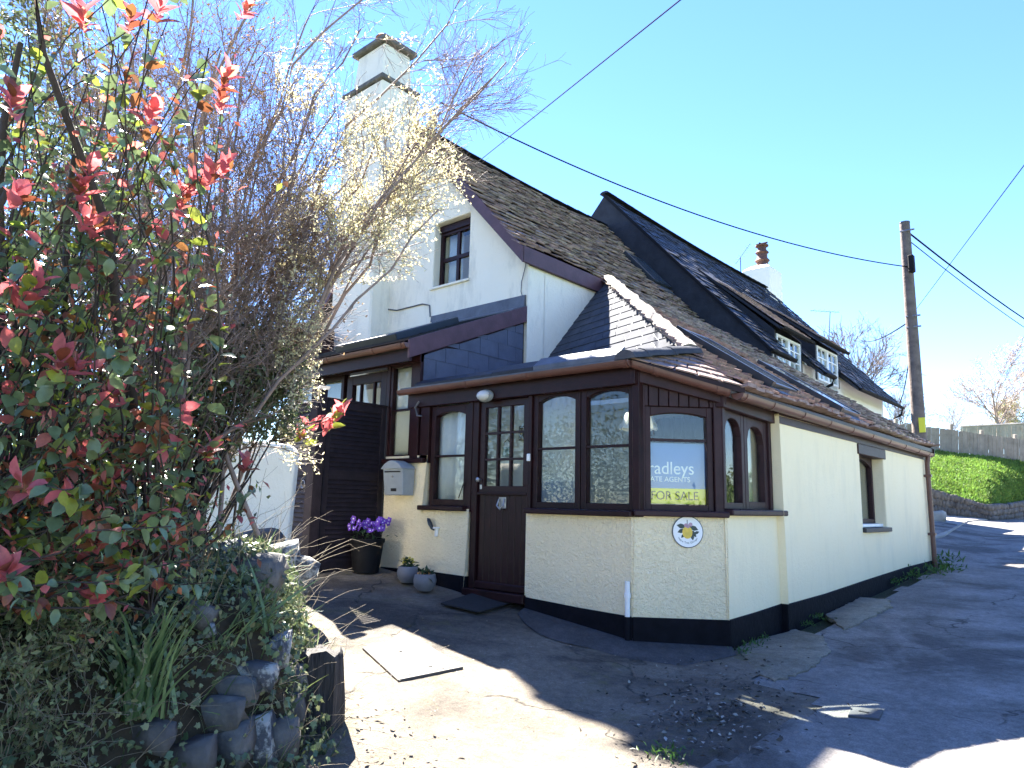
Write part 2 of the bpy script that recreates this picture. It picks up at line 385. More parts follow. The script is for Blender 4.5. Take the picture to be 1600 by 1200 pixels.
SOIL = ground_mat('grassy_soil', (.045, .05, .022), (.075, .085, .03), (.05, .04, .025), .0, 1.0, .03, .5)

def grid(name, xs, ys, zf, mt, kind='structure', keep=None, smooth=True, parent=None):
    X, Y = np.meshgrid(xs, ys, indexing='ij'); Z = zf(X, Y); nx, ny = X.shape
    V = np.stack([X, Y, Z], -1).reshape(-1, 3)
    i = np.arange(nx*ny).reshape(nx, ny)
    F = np.stack([i[:-1, :-1], i[1:, :-1], i[1:, 1:], i[:-1, 1:]], -1).reshape(-1, 4)
    if keep is not None:
        cx = V[F].mean(1); F = F[keep(cx[:, 0], cx[:, 1])]
        used = np.unique(F); mp = np.full(len(V), -1); mp[used] = np.arange(len(used)); V = V[used]; F = mp[F]
    o = fobj(name, V, F, mt, parent, smooth)
    if kind: o['kind'] = kind
    return o
# cheap smooth noise for terrain
_rn = np.random.default_rng(3); _ph = _rn.uniform(0, 6.28, (40, 2)); _fr = _rn.normal(size=(40, 2))
def wav(x, y, f=1.0, n=14, o=0):
    s = 0
    for k in range(o, o+n): s = s + np.sin(f*(_fr[k, 0]*x + _fr[k, 1]*y)*2.2 + _ph[k, 0])
    return s/n
def ground_base(X, Y):
    z = gz(X, Y) - .06
    far = np.clip((np.hypot(X, Y)-45)/60, 0, 1); return z - far*0.3
xs = np.concatenate([np.linspace(-500, -40, 12), np.linspace(-36, 36, 73), np.linspace(40, 500, 12)])
ys = np.concatenate([np.linspace(-500, -40, 12), np.linspace(-36, 60, 97), np.linspace(70, 500, 12)])
grid('ground', xs, ys, ground_base, SOIL)
def lane_left(y): return np.where(y < 5.4, -1.95 + .12*np.sin(y*1.7) - .25*np.clip(4.2-y, 0, 3), np.where(y < 6.6, -2.55, -2.62)) + .05*np.sin(y*5.1)
lane_ys = np.concatenate([np.arange(-14, 0, .5), np.arange(0, 16, .09), np.arange(16, 60, .5)])
grid('lane', np.concatenate([np.arange(-4.6, 1.6, .08), np.arange(1.6, 2.9, .3)]), lane_ys,
     lambda X, Y: gz(X, Y)*1.0 + .012*wav(X, Y, 1.2) + .004*wav(X, Y, 6, 14, 14) - np.clip((2.85-X)*0 + np.clip(X-1.9, 0, 1)*.02, 0, 1), ASPH,
     keep=lambda x, y: x > np.where(y > 13.9, -4.6, lane_left(y)))
def drive_keep(x, y): return (y < 7.0) & (x < lane_left(y)+.14) & (y < 5.75 + np.where(x > -3.5, np.clip(x+3.5, 0, .9), 0)) & (x > -11)
grid('driveway', np.arange(-9.8, -1.5, .045), np.arange(.9, 6.8, .045),
     lambda X, Y: gz(X, Y) + .010 + .022*wav(X, Y, 1.1, 14, 5) + .006*wav(X, Y, 5, 14, 12) + .003*wav(X, Y, 17, 14, 20) - .02*np.clip(X+2.5, 0, 1), DRIVE, keep=drive_keep)
# smooth tarmac strip along the foot of the porch wall
def strip(name, pts, width, mt, dz, n=40, wid_j=.1, kind='structure'):
    pts = np.array(pts, float); L = np.r_[0, np.cumsum(np.hypot(*np.diff(pts, axis=0).T))]
    t = np.linspace(0, L[-1], n); px_ = np.interp(t, L, pts[:, 0]); py_ = np.interp(t, L, pts[:, 1])
    dx = np.gradient(px_); dy = np.gradient(py_); q = np.hypot(dx, dy); nx, ny = dy/q, -dx/q
    V = []; m = 7
    for i in range(n):
        wv = width*(1 + wid_j*sin(t[i]*4.1) + wid_j*.6*sin(t[i]*9.7))*min(1, .25+3*i/n, .25+3*(n-1-i)/n)
        for k in range(m):
            s = k/(m-1)*wv; x = px_[i]+nx[i]*s; y = py_[i]+ny[i]*s
            V.append((x, y, float(gz(x, y)) + dz*(1-.75*(k/(m-1))**2)))
    F = [(i*m+k, (i+1)*m+k, (i+1)*m+k+1, i*m+k+1) for i in range(n-1) for k in range(m-1)]
    return tag(fobj(name, V, np.array(F), mt, None, True), kind=kind)
strip('tarmac_path', [(-4.75, 5.58), (-3.52, 5.58), (-2.90, 6.2)], .42, TARM, .055)
# broken concrete aprons at the foot of the lane wall
def slab(name, pix, mt, top=.045, seed=0):
    rng = np.random.default_rng(seed); base = [onground(*p) for p in pix]; n = len(base)
    pts = []
    for i in range(n):
        a, b = base[i], base[(i+1) % n]; k = max(3, int(np.linalg.norm(b-a)/.06))
        for j in range(k):
            p = a+(b-a)*j/k; p = p + np.r_[rng.normal(size=2)*.012, 0]; pts.append(p)
    c = np.mean(pts, 0); V = []; n = len(pts)
    for p in pts: V.append((p[0], p[1], float(gz(p[0], p[1]))-.03))
    for p in pts: V.append((p[0], p[1], float(gz(p[0], p[1]))+top*.6))
    for p in pts: q = c+(p-c)*.93; V.append((q[0], q[1], float(gz(q[0], q[1]))+top))
    mb = MB(); mb.v = [np.array(v) for v in V]
    mb.f = [[r*n+i, r*n+(i+1) % n, (r+1)*n+(i+1) % n, (r+1)*n+i] for r in (0, 1) for i in range(n)]
    mb.v.append(np.array([c[0], c[1], float(gz(c[0], c[1]))+top*1.05])); mb.f += [[2*n+i, 2*n+(i+1) % n, 3*n] for i in range(n)]
    o = mb.build(name, mt, None, smooth=True); o['kind'] = 'structure'; return o
slab('concrete_apron', [(1180,1052), (1150,1010), (1243,985), (1285,996), (1297,1020), (1262,1050), (1212,1066)], APRON, .022, 1)
slab('concrete_apron', [(1290,962), (1345,935), (1388,938), (1393,950), (1320,985)], APRON, .022, 2)

# ================================================================== the cottage
cot = thing('cottage', (-4.6, 8.5, .5), 'cream rendered cottage with brown tiled catslide roof and timber glazed porch beside the lane', 'house')
YA = 5.6; XC = -2.92; XW = -2.86; YG = 7.5; XS = -6.43
FA = Frame((0, YA, 0), (1, 0, 0), (0, -1, 0))
FB = Frame((-3.52, YA, 0), (sqrt(.5), sqrt(.5), 0), (sqrt(.5), -sqrt(.5), 0)); LB = .85
FC = Frame((XC, 0, 0), (0, 1, 0), (1, 0, 0))
FW2 = Frame((XW, 0, 0), (0, 1, 0), (1, 0, 0))
FG = Frame((0, YG, 0), (1, 0, 0), (0, -1, 0))
FS = Frame((XS, 0, 0), (0, 1, 0), (1, 0, 0))
def P_(name, mb, m, parent=cot, bevel=0, smooth=False, seg=1): return mb.build(name, m, parent, bevel, smooth, seg)

# --- roof profile
RID_X, RID_Z = -8.8, 7.80; BRK_X, BRK_Z = -6.43, 5.20; GUT_X, GUT_Z = -2.72, 2.64
def roof_z(x): return float(np.interp(x, [RID_X, BRK_X, GUT_X], [RID_Z, BRK_Z, GUT_Z]))
def hip_y(x): return 9.41 - 1.0*(x-BRK_X)

# --- porch dwarf walls (u along the face, z), stippled render
def wall(name, F, uz, th, m, holes=(), bevel=.015, d1=0.0): return P_(name, MB().holed(F, uz, list(holes), d1-th, d1), m, cot, bevel, seg=2)
wall('wall', FA, [(-7.05, .45), (-5.62, .45), (-5.62, 1.455), (-6.33, 1.455), (-6.33, 2.06), (-7.05, 2.06)], .22, CREAM, bevel=.03)
wall('wall', FA, [(-4.76, .25), (-3.52, .25), (-3.52, 1.46), (-4.76, 1.46)], .22, CREAM)
wall('wall', FB, [(0, .1), (LB, .1), (LB, 1.465), (0, 1.465)], .20, CREAM)
wall('wall', FC, [(6.2, .1), (7.46, .1), (7.46, 1.49), (6.2, 1.49)], .22, CREAM_S)
# main lane wall with a deep window opening, slightly battered, rounded near end
WO = [(10.06, 1.34), (11.18, 1.34), (11.18, 2.36), (10.06, 2.36)]
mb = MB().holed(FW2, [(7.40, .1), (13.62, .1), (13.62, 2.52), (7.34, 2.52)], [WO], -.40, 0)
for v in mb.v:
    if v[1] < 7.6: v[0] -= .0 if v[0] < XW-.2 else .0; v[1] += .10*max(0, (1.6-v[2]))*(.12)
P_('wall', mb, CREAM_S, bevel=.06, seg=3)
wall('wall', Frame((0, 13.62, 0), (1, 0, 0), (0, 1, 0)), [(-8.5, .3), (XW-.02, .3), (XW-.02, 2.5), (-5.4, 4.40), (-8.5, 4.40)], .3, CREAM_S, bevel=0, d1=-.002)
# black plinths
def plinth(F, uz, d0=-.1, d1=.018): P_('plinth', MB().fpoly(F, uz, d0, d1), BLACKP, bevel=.006)
plinth(FA, [(-7.06, .4), (-5.615, .4), (-5.615, .775), (-6.3, .785), (-7.06, .77)])
plinth(FA, [(-4.765, .2), (-3.525, .2), (-3.525, .60), (-4.1, .615), (-4.765, .645)])
plinth(FB, [(-.008, .05), (LB+.008, .05), (LB+.008, .585), (.4, .592), (-.008, .60)])
plinth(FC, [(6.20, .05), (7.43, .05), (7.43, .625), (6.8, .60), (6.20, .585)])
plinth(FW2, [(7.375, .05), (13.63, .05), (13.63, .79), (12, .765), (10, .70), (8.5, .645), (7.375, .625)], -.2, .02)
# gable block
GW = [(-8.49, 4.985), (-7.67, 4.985), (-7.67, 6.07), (-8.49, 6.07)]
wall('wall', FG, [(-12.6, .5), (XS, .5), (XS, 5.12), (-8.8, 7.70), (-11.2, 5.05), (-12.6, 4.2)], .35, WHITEW, [GW], .02)
wall('wall', FS, [(YG+.35, .5), (13.3, .5), (13.3, 5.12), (YG+.35, 5.12)], .3, WHITEW, bevel=0)
# chimney breast and stack on the gable
cb0, cb1 = atY(517, 500, 7.1)[0], atY(580, 500, 7.1)[0]
ch = P_('chimney', MB().hexa([(cb0-.05,7.1,.5),(cb1,7.1,.5),(cb1,7.98,.5),(cb0-.05,7.98,.5),(cb0-.02,7.12,9.0),(cb1-.10,7.12,9.0),(cb1-.10,7.96,9.0),(cb0-.02,7.96,9.0)]), WHITEW, bevel=.03)
P_('stack', MB().hexa([(-10.66,7.2,9.1),(-9.74,7.2,9.1),(-9.74,7.9,9.1),(-10.66,7.9,9.1),(-10.6,7.25,9.86),(-9.80,7.25,9.86),(-9.80,7.86,9.86),(-10.6,7.86,9.86)]), WHITEW, ch, .03)
P_('cap', MB().box(-10.80, -9.60, 7.08, 8.02, 9.0, 9.10), STONE, ch, .02)
P_('cap', MB().box(-10.70, -9.70, 7.16, 7.96, 9.86, 9.96), STONE, ch, .02)
P_('chimney_pot', MB().lathe((-10.25, 7.55, 9.95), [(.15,0),(.14,.3),(.16,.33),(.13,.36)], 14), mat('terracotta', (.28,.12,.07), .8, .2), ch, smooth=True)

# --- windows
def window(F, u0, u1, z0, z1, m, fw=.05, dep=.07, d=0.0, arch=0.0, hb=(), vb=(), sill=None, bw=.022, parent=cot, round_arch=False, label=None, head=None):
    """frame mesh named window; pane, glazing_bar and sill are its children.  head = z at the right end if the head slopes"""
    mb = MB(); zr = z1 if head is None else head
    zt = lambda u: z1 + (zr-z1)*(u-u0)/(u1-u0)
    mb.fpoly(F, [(u0, z0), (u0+fw, z0), (u0+fw, zt(u0+fw)), (u0, z1)], d-dep, d); mb.fpoly(F, [(u1-fw, z0), (u1, z0), (u1, zr), (u1-fw, zt(u1-fw))], d-dep, d)
    mb.fbox(F, u0+fw, u1-fw, z0, z0+fw, d-dep, d-.001)
    a0, a1 = u0+fw, u1-fw; n = 12; arc = []
    for k in range(n+1):
        t = k/n; x = a0+(a1-a0)*t
        hgt = (1-(2*t-1)**2) if not round_arch else sqrt(max(0, 1-abs(2*t-1)**2.3))
        arc.append((x, zt(x)-fw-arch+arch*hgt))
    mb.fpoly(F, [(a0, zt(a0))] + arc + [(a1, zt(a1))], d-dep+.001, d-.0015)
    wd = P_('window', mb, m, parent, .004)
    if label: wd['label'] = label
    us = [u0+fw-.005] + list(vb) + [u1-fw+.005]; zs = [z0+fw-.005] + list(hb) + [max(z1, zr)-fw+.003]
    for z in hb: P_('glazing_bar', MB().fbox(F, u0+fw-.004, u1-fw+.004, z-bw/2, z+bw/2, d-dep+.012, d-.012), m, wd)
    for u in vb: P_('glazing_bar', MB().fbox(F, u-bw/2, u+bw/2, z0+fw-.004, z1-fw-arch*.3, d-dep+.014, d-.014), m, wd)
    for i in range(len(us)-1):
        for j in range(len(zs)-1):
            P_('pane', MB().fbox(F, us[i], us[i+1], zs[j], zs[j+1], d-dep*.62, d-dep*.62+.004), GLASS, wd)
    if sill:
        P_('sill', MB().fbox(F, sill[0], sill[1], z0-.055, z0-.002, d-.16, d+sill[2]), m, wd, .01)
    return wd
D_ = -.035
window(FA, -6.29, -5.66, 1.515, 2.655, BROWN, .07, .08, D_, .05, hb=(2.075,), sill=(-6.37, -5.63, .11))
window(FA, -4.73, -4.135, 1.515, 2.70, BROWN, .062, .08, D_, .055, hb=(2.11,), sill=(-4.755, -3.50, .11))
window(FA, -4.125, -3.525, 1.515, 2.70, BROWN, .06, .08, D_, .055, hb=(2.11,))
P_('window_casement_stay', MB().tube([FA.P(-5.76, 1.60, .0), FA.P(-5.70, 1.78, -.02)], .006, 6), BLACK)
window(FB, .125, .755, 1.525, 2.47, BROWN2, .052, .08, D_, .035, hb=(2.165,), sill=(.0, LB+.015, .10))
window(FC, 6.245, 6.715, 1.55, 2.475, BROWN2, .06, .08, D_, .16, round_arch=True, head=2.455)
window(FC, 6.725, 7.27, 1.55, 2.455, BROWN2, .075, .08, D_, .16, round_arch=True, head=2.44)
P_('sill', MB().fbox(FC, 6.2, 7.50, 1.492, 1.547, -.15, .075), BROWN2, bevel=.01)
# posts, fascias of the timber porch
def post(F, u0, u1, z0, z1, d0, d1, m=BROWN): P_('post', MB().fbox(F, u0, u1, z0, z1, d0, d1), m, bevel=.005)
post(FA, -6.45, -6.30, 2.0, 2.80, -.12, .0); post(FA, -5.655, -5.59, 1.455, 2.78, -.13, -.008)
post(FA, -4.785, -4.735, .64, 2.78, -.13, -.008)
post(FA, -3.525, -3.45, 1.46, 2.80, -.10, -.003); post(FB, .055, .12, 1.467, 2.72, -.10, -.005, BROWN2)
post(FB, .76, .84, 1.467, 2.60, -.09, -.004, BROWN2); post(FC, 6.19, 6.24, 1.55, 2.56, -.10, -.002, BROWN2); post(FC, 7.275, 7.335, 1.55, 2.54, -.10, -.012, BROWN2)
P_('fascia', MB().fbox(FA, -6.66, -3.47, 2.66, 2.83, -.03, .035), BROWN, bevel=.005)
P_('lintel', MB().fbox(FA, -6.3, -3.5, 2.70, 2.80, -.12, -.031), BROWN)
P_('fascia', MB().fpoly(FB, [(-.02, 2.70), (LB+.02, 2.50), (LB+.02, 2.60), (-.02, 2.83)], -.02, .035), BROWN2, bevel=.005)
P_('fascia', MB().fpoly(FC, [(6.15, 2.475), (7.42, 2.435), (7.42, 2.56), (6.15, 2.58)], -.05, .03), BROWN2, bevel=.005)
P_('lintel', MB().fpoly(FC, [(6.19, 2.477), (7.36, 2.437), (7.36, 2.56), (6.19, 2.58)], -.14, -.055), BROWN2)
# vertical boards over the sign window
nb = 8
for i in range(nb):
    a, b = .06+(LB-.09)*i/nb, .06+(LB-.09)*(i+1)/nb
    P_('board', MB().fpoly(FB, [(a+.004, 2.473), (b-.004, 2.473), (b-.004, 2.79-.235*b/LB), (a+.004, 2.79-.235*a/LB)], -.05, -.016), BROWN2, bevel=.004)
P_('backing', MB().fpoly(FB, [(.0, 2.47), (LB, 2.47), (LB, 2.52), (.0, 2.79)], -.08, -.052), BROWN)
# --- stable style front door
door = P_('door', MB().fbox(FA, -5.50, -4.80, 1.655, 1.735, -.10, -.045).fbox(FA, -5.50, -5.425, 1.735, 2.60, -.10, -.045).fbox(FA, -4.872, -4.80, 1.735, 2.60, -.10, -.045).fbox(FA, -5.50, -4.80, 2.585, 2.655, -.10, -.046), DOORM, bevel=.004)
P_('frame', MB().fbox(FA, -5.59, -5.505, .66, 2.70, -.13, -.02).fbox(FA, -5.59, -4.79, 2.66, 2.72, -.13, -.021), BROWN, door, .004)
P_('rail', MB().fbox(FA, -5.50, -4.80, 1.64, 1.668, -.05, -.022), BROWN, door, .004)
for i in range(8):
    a = -5.495+i*.0866; P_('board', MB().fbox(FA, a+.002, a+.0846, .69, 1.645, -.09, -.055), DOORM, door, .005)
P_('weatherboard', MB().fpoly(FA, [(-5.50, .665), (-4.80, .665), (-4.80, .74), (-5.50, .74)], -.055, -.015), BROWN, door, .01)
P_('threshold', MB().fbox(FA, -5.62, -4.76, .575, .662, -.2, .05), BROWN, door, .008)
us = [-5.425, -5.241, -5.056, -4.872]; zs = [1.735, 2.018, 2.302, 2.585]
for u in us[1:3]: P_('glazing_bar', MB().fbox(FA, u-.012, u+.012, 1.735, 2.585, -.09, -.05), DOORM, door)
for z in zs[1:3]: P_('glazing_bar', MB().fbox(FA, -5.425, -4.872, z-.012, z+.012, -.088, -.052), DOORM, door)
for i in range(3):
    for j in range(3): P_('pane', MB().fbox(FA, us[i], us[i+1], zs[j], zs[j+1], -.075, -.071), GLASS, door)
P_('door_knob', MB().lathe((0, 0, 0), [(.008,0),(.012,.03),(.026,.045),(.026,.06),(.012,.07)], 12), STEEL, door, smooth=True)
kn = [o for o in COL.objects if o.name.startswith('door_knob')][0]
kn.rotation_euler = (radians(90), 0, 0); kn.location = Vector(FA.P(-5.465, 1.80, -.045)-wl(door))
kb = P_('keyhole_plate', MB().fbox(FA, -5.48, -5.45, 1.70, 1.75, -.046, -.04), STEEL, door, .003)
P_('door_knocker', MB().fbox(FA, -5.20, -5.10, 1.50, 1.62, -.056, -.05).tube([FA.P(-5.19, 1.60, -.045), FA.P(-5.20, 1.53, -.02), FA.P(-5.15, 1.49, -.015), FA.P(-5.11, 1.53, -.02), FA.P(-5.12, 1.60, -.045)], .010, 8), STEEL, door, .002)
# --- deep set lane window
FWR = Frame((XW-.15, 0, 0), (0, 1, 0), (1, 0, 0))
window(FWR, 10.07, 11.17, 1.40, 2.33, BROWN2, .06, .07, 0, .10, vb=(10.62,), round_arch=False)
P_('inner_sill', MB().fbox(FWR, 10.065, 11.175, 1.352, 1.395, -.05, .10), WHITEP, bevel=.006)
P_('sill', MB().fbox(FW2, 10.03, 11.24, 1.29, 1.348, -.24, .045), mat('slate_sill', (.03, .03, .034), .6, .2), bevel=.006)
P_('lintel', MB().fbox(FW2, 9.98, 11.24, 2.30, 2.435, -.24, .02), BROWN2, bevel=.006)
# --- gable window, two casements, one ajar
FGR = Frame((0, YG+.14, 0), (1, 0, 0), (0, -1, 0))
window(FGR, -8.49, -7.67, 5.0, 5.95, BROWN, .06, .07, 0, 0, hb=(5.47,), vb=(-8.08,), bw=.06)
P_('sill', MB().fbox(FG, -8.53, -7.64, 4.945, 4.984, -.12, .035), WHITEW, bevel=.006)
P_('lintel', MB().fbox(FGR, -8.49, -7.67, 5.94, 6.06, -.07, .03), BROWN, bevel=.004)

# --- roof decks
roof = P_('roof', MB().prism([(RID_X, 7.3, RID_Z-.09), (BRK_X, 7.3, BRK_Z-.04), (BRK_X, 7.3, BRK_Z-.14), (RID_X, 7.3, RID_Z-.2)], (0, 12.86-7.3, 0)), BROWN)
lo = []
dk = MB()
xa, xb = BRK_X, GUT_X
dk.add([(BRK_X, 9.42, BRK_Z-.03), (-3.45, hip_y(-3.45)+.03, (roof_z(-3.45)-.03)), (-2.74, 6.28, (roof_z(-2.74)-.03)), (-2.74, 13.72, (roof_z(-2.74)-.03)), (-5.5, 13.72, (roof_z(-5.5)-.03)), (-5.5, 12.86, (roof_z(-5.5)-.03)), (BRK_X, 12.86, BRK_Z-.03)] +
       [(BRK_X, 9.42, BRK_Z-.12), (-3.45, hip_y(-3.45)+.03, (roof_z(-3.45)-.03)-.1), (-2.74, 6.28, (roof_z(-2.74)-.03)-.06), (-2.74, 13.72, (roof_z(-2.74)-.03)-.06), (-5.5, 13.72, (roof_z(-5.5)-.03)-.12), (-5.5, 12.86, (roof_z(-5.5)-.03)-.12), (BRK_X, 12.86, BRK_Z-.12)],
       [(0,1,2,3,4,5,6), (13,12,11,10,9,8,7)] + [(i, 7+i, 7+(i+1) % 7, (i+1) % 7) for i in range(7)])
P_('deck', dk, BROWN, roof)
P_('rear_slope', MB().prism([(RID_X, 7.3, RID_Z-.03), (-11.3, 7.3, 5.15), (-12.7, 7.3, 4.3), (-12.7, 7.3, 4.2), (-11.3, 7.3, 5.0), (RID_X, 7.3, RID_Z-.14)], (0, 5.5, 0)), SLATE, roof)
def tilebox(p, ex, ey, n, wdt, ln, th, lift):
    """p = lower left corner; ex along the row, ey up the slope"""
    a = p+n*lift; b = p+ey*ln+n*.004
    return [a-n*th*.2, a+ex*wdt-n*th*.2, b+ex*wdt-n*.004, b-n*.004, a+n*th, a+ex*wdt+n*th, b+ex*wdt+n*.003, b+n*.003]
BOXF = [(3,2,1,0), (4,5,6,7), (0,1,5,4), (1,2,6,5), (2,3,7,6), (3,0,4,7)]
def emit_tiles(tiles, name, m, parent, limit, restname):
    tiles.sort(key=lambda t: np.linalg.norm(np.array(t[0])-EYE))
    for t in tiles[:limit]: MB().add(t, BOXF).build(name, m, parent)
    rest = tiles[limit:]
    if rest:
        V = np.concatenate([np.array(t) for t in rest]); F = np.array(BOXF)
        o = fobj(restname, V, (F[None]+(np.arange(len(rest))*8)[:, None, None]).reshape(-1, 4), m, parent); o['kind'] = 'stuff'
def rows(z_of, x_hi, x_lo, ylo, yhi, rng, wmin, wmax, expo, th, sag=None, skip=None, j=.012):
    """rows of tiles along Y climbing from x_hi (eave) to x_lo (ridge)"""
    out = []; x = x_hi; r = 0
    while x > x_lo+.02:
        dx = .02; n0 = z_of(x-dx)-z_of(x); sl = hypot(dx, n0); ey = np.array([-dx/sl, 0, n0/sl]); n = np.array([n0/sl, 0, dx/sl]); ex = np.array([0, 1.0, 0])
        y = ylo(x) + rng.uniform(-.02, .03); y1 = yhi(x)
        while y < y1-.05:
            wd = min(rng.uniform(wmin, wmax), y1-y)
            if not (skip and skip(x, y+wd/2)):
                p = np.array([x, y, z_of(x)]) + rng.normal(size=3)*np.array([j*.5, 0, 0])
                if sag: p[2] += sag(x, y)
                ln = expo*1.45 if x-expo*1.45*dx/sl > x_lo else expo
                tilt = rng.normal()*j*.4
                exx = norm(ex + n*rng.normal()*.02)
                out.append(tilebox(p+ey*rng.normal()*j, exx, ey, n, wd-.006, ln, th*rng.uniform(.7, 1.5), th*1.1+abs(tilt)))
            y += wd
        x -= expo*dx/sl; r += 1
    return out
rng = np.random.default_rng(11)
def sagm(x, y): return -.05*sin(pi*(y-7.3)/5.6)*max(0, (-x-6.4)/2.4) + .018*sin(y*2.3+x*1.7)
SKY = [(-4.12, -2.98, 7.45, 8.22), (-3.98, -2.90, 9.45, 10.2), (-7.78, -7.10, 12.0, 12.72)]
def skp(x, y): return any(a-.02 < x < b+.06 and c-.02 < y < d+.02 for a, b, c, d in SKY)
mt_ = rows(roof_z, GUT_X+.03, RID_X, lambda x: 7.26 if x < BRK_X+.06 else (hip_y(x)+.03 if x < -3.42 else 6.45+(-3.42-x)*.3),
           lambda x: 13.78 if x > -5.5 else 12.84, rng, .15, .24, .125, .022, sagm, skp, .017)
emit_tiles(mt_, 'slate', TILE, roof, 300, 'slates_beyond')
# ridge: mortar bedded half-round tiles
for k in range(15):
    y = 7.28+k*.37; zz = RID_Z+.02-.06*sin(pi*(y-7.3)/5.6)
    P_('ridge_tile', MB().prism([(RID_X+.13*cos(a), y, zz+.05*sin(a)-.01) for a in np.linspace(0, pi, 7)], (0, .362, -.004)), SLATE, roof)
# front (steep) slate slope of the porch roof: ruled between the side wall and the mortared hip
hw = lambda t: np.array([XS+.0, 9.41-1.95*t, 5.18-2.06*t]); hh = lambda t: np.array([BRK_X+2.98*t+.02, 9.41-2.96*t, 5.18-2.085*t])
sl_t = []; nr = 14
F_deck = MB()
for k in range(nr):
    t0, t1 = k/nr, (k+1)/nr; a0, b0, a1, b1 = hw(t0), hh(t0), hw(t1), hh(t1)
    L = np.linalg.norm(b1-a1); cnt = max(1, int(round(L/.30))); q = norm(b1-a1); up = norm((a0+b0)/2-(a1+b1)/2 + 1e-6); nn = norm(np.cross(q, up))
    if nn[2] < 0: nn = -nn
    off = (.5 if k % 2 else 0)
    ed = sorted(set([0.0] + [min(1, (i+off)/cnt) for i in range(cnt+1)] + [1.0]))
    for i in range(len(ed)-1):
        if ed[i+1]-ed[i] < .02: continue
        s0, s1 = ed[i], ed[i+1]-.008/L
        A = a1+(b1-a1)*s0; B = a1+(b1-a1)*s1; C = a0+(b0-a0)*s1; E_ = a0+(b0-a0)*s0
        th, lf = .006*rng.uniform(.8, 1.4), .007
        sl_t.append([A+nn*lf*.5, B+nn*lf*.5, C, E_, A+nn*(lf+th), B+nn*(lf+th), C+nn*.004, E_+nn*.004])
for t in sl_t: MB().add(t, BOXF).build('slate', SLATE_B, roof)
P_('deck', MB().add([hw(0), hh(0), hh(1), hw(1)] + [p-np.array([0, -.02, .08]) for p in (hw(0), hh(0), hh(1), hw(1))], BOXF), BROWN, roof)
# mortared hip
mbh = MB(); hp = [hh(t)+np.array([.035, .035, .05+.008*sin(t*37)]) for t in np.linspace(-.01, 1, 26)]
mbh.tube(hp, [.098+.012*sin(i*2.7)+.008*sin(i*5.1) for i in range(26)], 8, .6); P_('mortar_hip', mbh, MORTAR, roof, smooth=True)
# shallow porch roof, chamfer facet and its hip tiles
GL, G1, G2 = np.array([-6.66, 5.44, 2.885]), np.array([-3.50, 5.46, 2.885]), np.array([-2.72, 6.24, 2.645])
RR_ = np.array([-3.40, 6.52, 3.10]); BW_ = np.array([XS, 7.50, 3.14])
def porch_pt(x, y): return np.array([x, y, 2.885+(y-5.45)*(.255/2.05)])
PO = [(-6.66, 5.44), (-3.50, 5.46), (-3.40, 6.52), (-6.43, 7.5), (-6.66, 7.5)]; PH = [(-5.5, 5.62), (-3.75, 5.62), (-3.75, 6.5), (-5.5, 6.95)]
tr_ = tessellate_polygon([[Vector((*q, 0)) for q in PO], [Vector((*q, 0)) for q in PH]]); fl = PO+PH
pr_ = P_('porch_roof', MB().add([porch_pt(*q) for q in fl]+[porch_pt(*q)-np.array([0, 0, .05]) for q in fl], [tuple(t) for t in tr_]+[tuple(9+i for i in t[::-1]) for t in tr_]+[(i, 9+i, 9+(i+1) % 5, (i+1) % 5) for i in range(5)]+[(5+i, 14+i, 14+(i+1) % 4, 5+(i+1) % 4) for i in range(4)]), LEAD, roof)
P_('added_rooflight', MB().add([porch_pt(*q)+[0, 0, .004] for q in PH]+[porch_pt(*q)+[0, 0, .012] for q in PH], BOXF), GLASS, roof)  # glass panel and opening added to let daylight into the porch
P_('deck', MB().add([G1, G2, RR_] + [p-np.array([0, 0, .05]) for p in (G1, G2, RR_)], [(0,1,2), (5,4,3), (0,3,4,1), (1,4,5,2), (2,5,3,0)]), BROWN, roof)
for k in range(5):   # slates of the chamfer facet, fanning
    t0, t1 = k/5, (k+1)/5
    a0, a1 = G1+(RR_-G1)*t0, G1+(RR_-G1)*t1; b0, b1 = G2+(RR_-G2)*t0, G2+(RR_-G2)*t1
    cnt = 5-k
    for i in range(cnt):
        s0, s1 = i/cnt+.01, (i+1)/cnt-.01; nn = norm(np.cross(G2-G1, RR_-G1)); nn = nn if nn[2] > 0 else -nn
        A, B, C, E_ = a0+(b0-a0)*s0, a0+(b0-a0)*s1, a1+(b1-a1)*s1, a1+(b1-a1)*s0
        MB().add([A+nn*.008, B+nn*.008, C+nn*.002, E_+nn*.002, A+nn*.022, B+nn*.022, C+nn*.007, E_+nn*.007], BOXF).build('slate', TILE, roof)
for k in range(5):
    a, b = G1+(RR_-G1)*(k/5)+np.array([.0, -.02, .0]), G1+(RR_-G1)*((k+1)/5+.03)
    d = norm(b-a); s = norm(np.cross(d, [0, 0, 1.0])); u = np.cross(s, d)
    P_('hip_tile', MB().prism([a+s*(.12*cos(q))+u*(.085*sin(q)-.01+.006*(k % 2)) for q in np.linspace(0, pi, 8)], b-a), SLATE_B, roof, smooth=True)
# lead-covered ledge, loose slates on the porch roof edge
for x0, x1, m_, zz in [(-6.45, -5.2, SLATE, .03), (-5.2, -4.62, SLATE, .045), (-4.62, -3.60, LEAD, .055)]:
    P_('flashing', MB().hexa([(x0,5.48,2.89),(x1,5.48,2.89),(x1,5.61,2.905),(x0,5.61,2.905),(x0,5.48,2.90+zz*.7),(x1,5.48,2.90+zz*.7),(x1,5.61,2.93+zz*2),(x0,5.61,2.93+zz*2)]), m_, roof, .004)
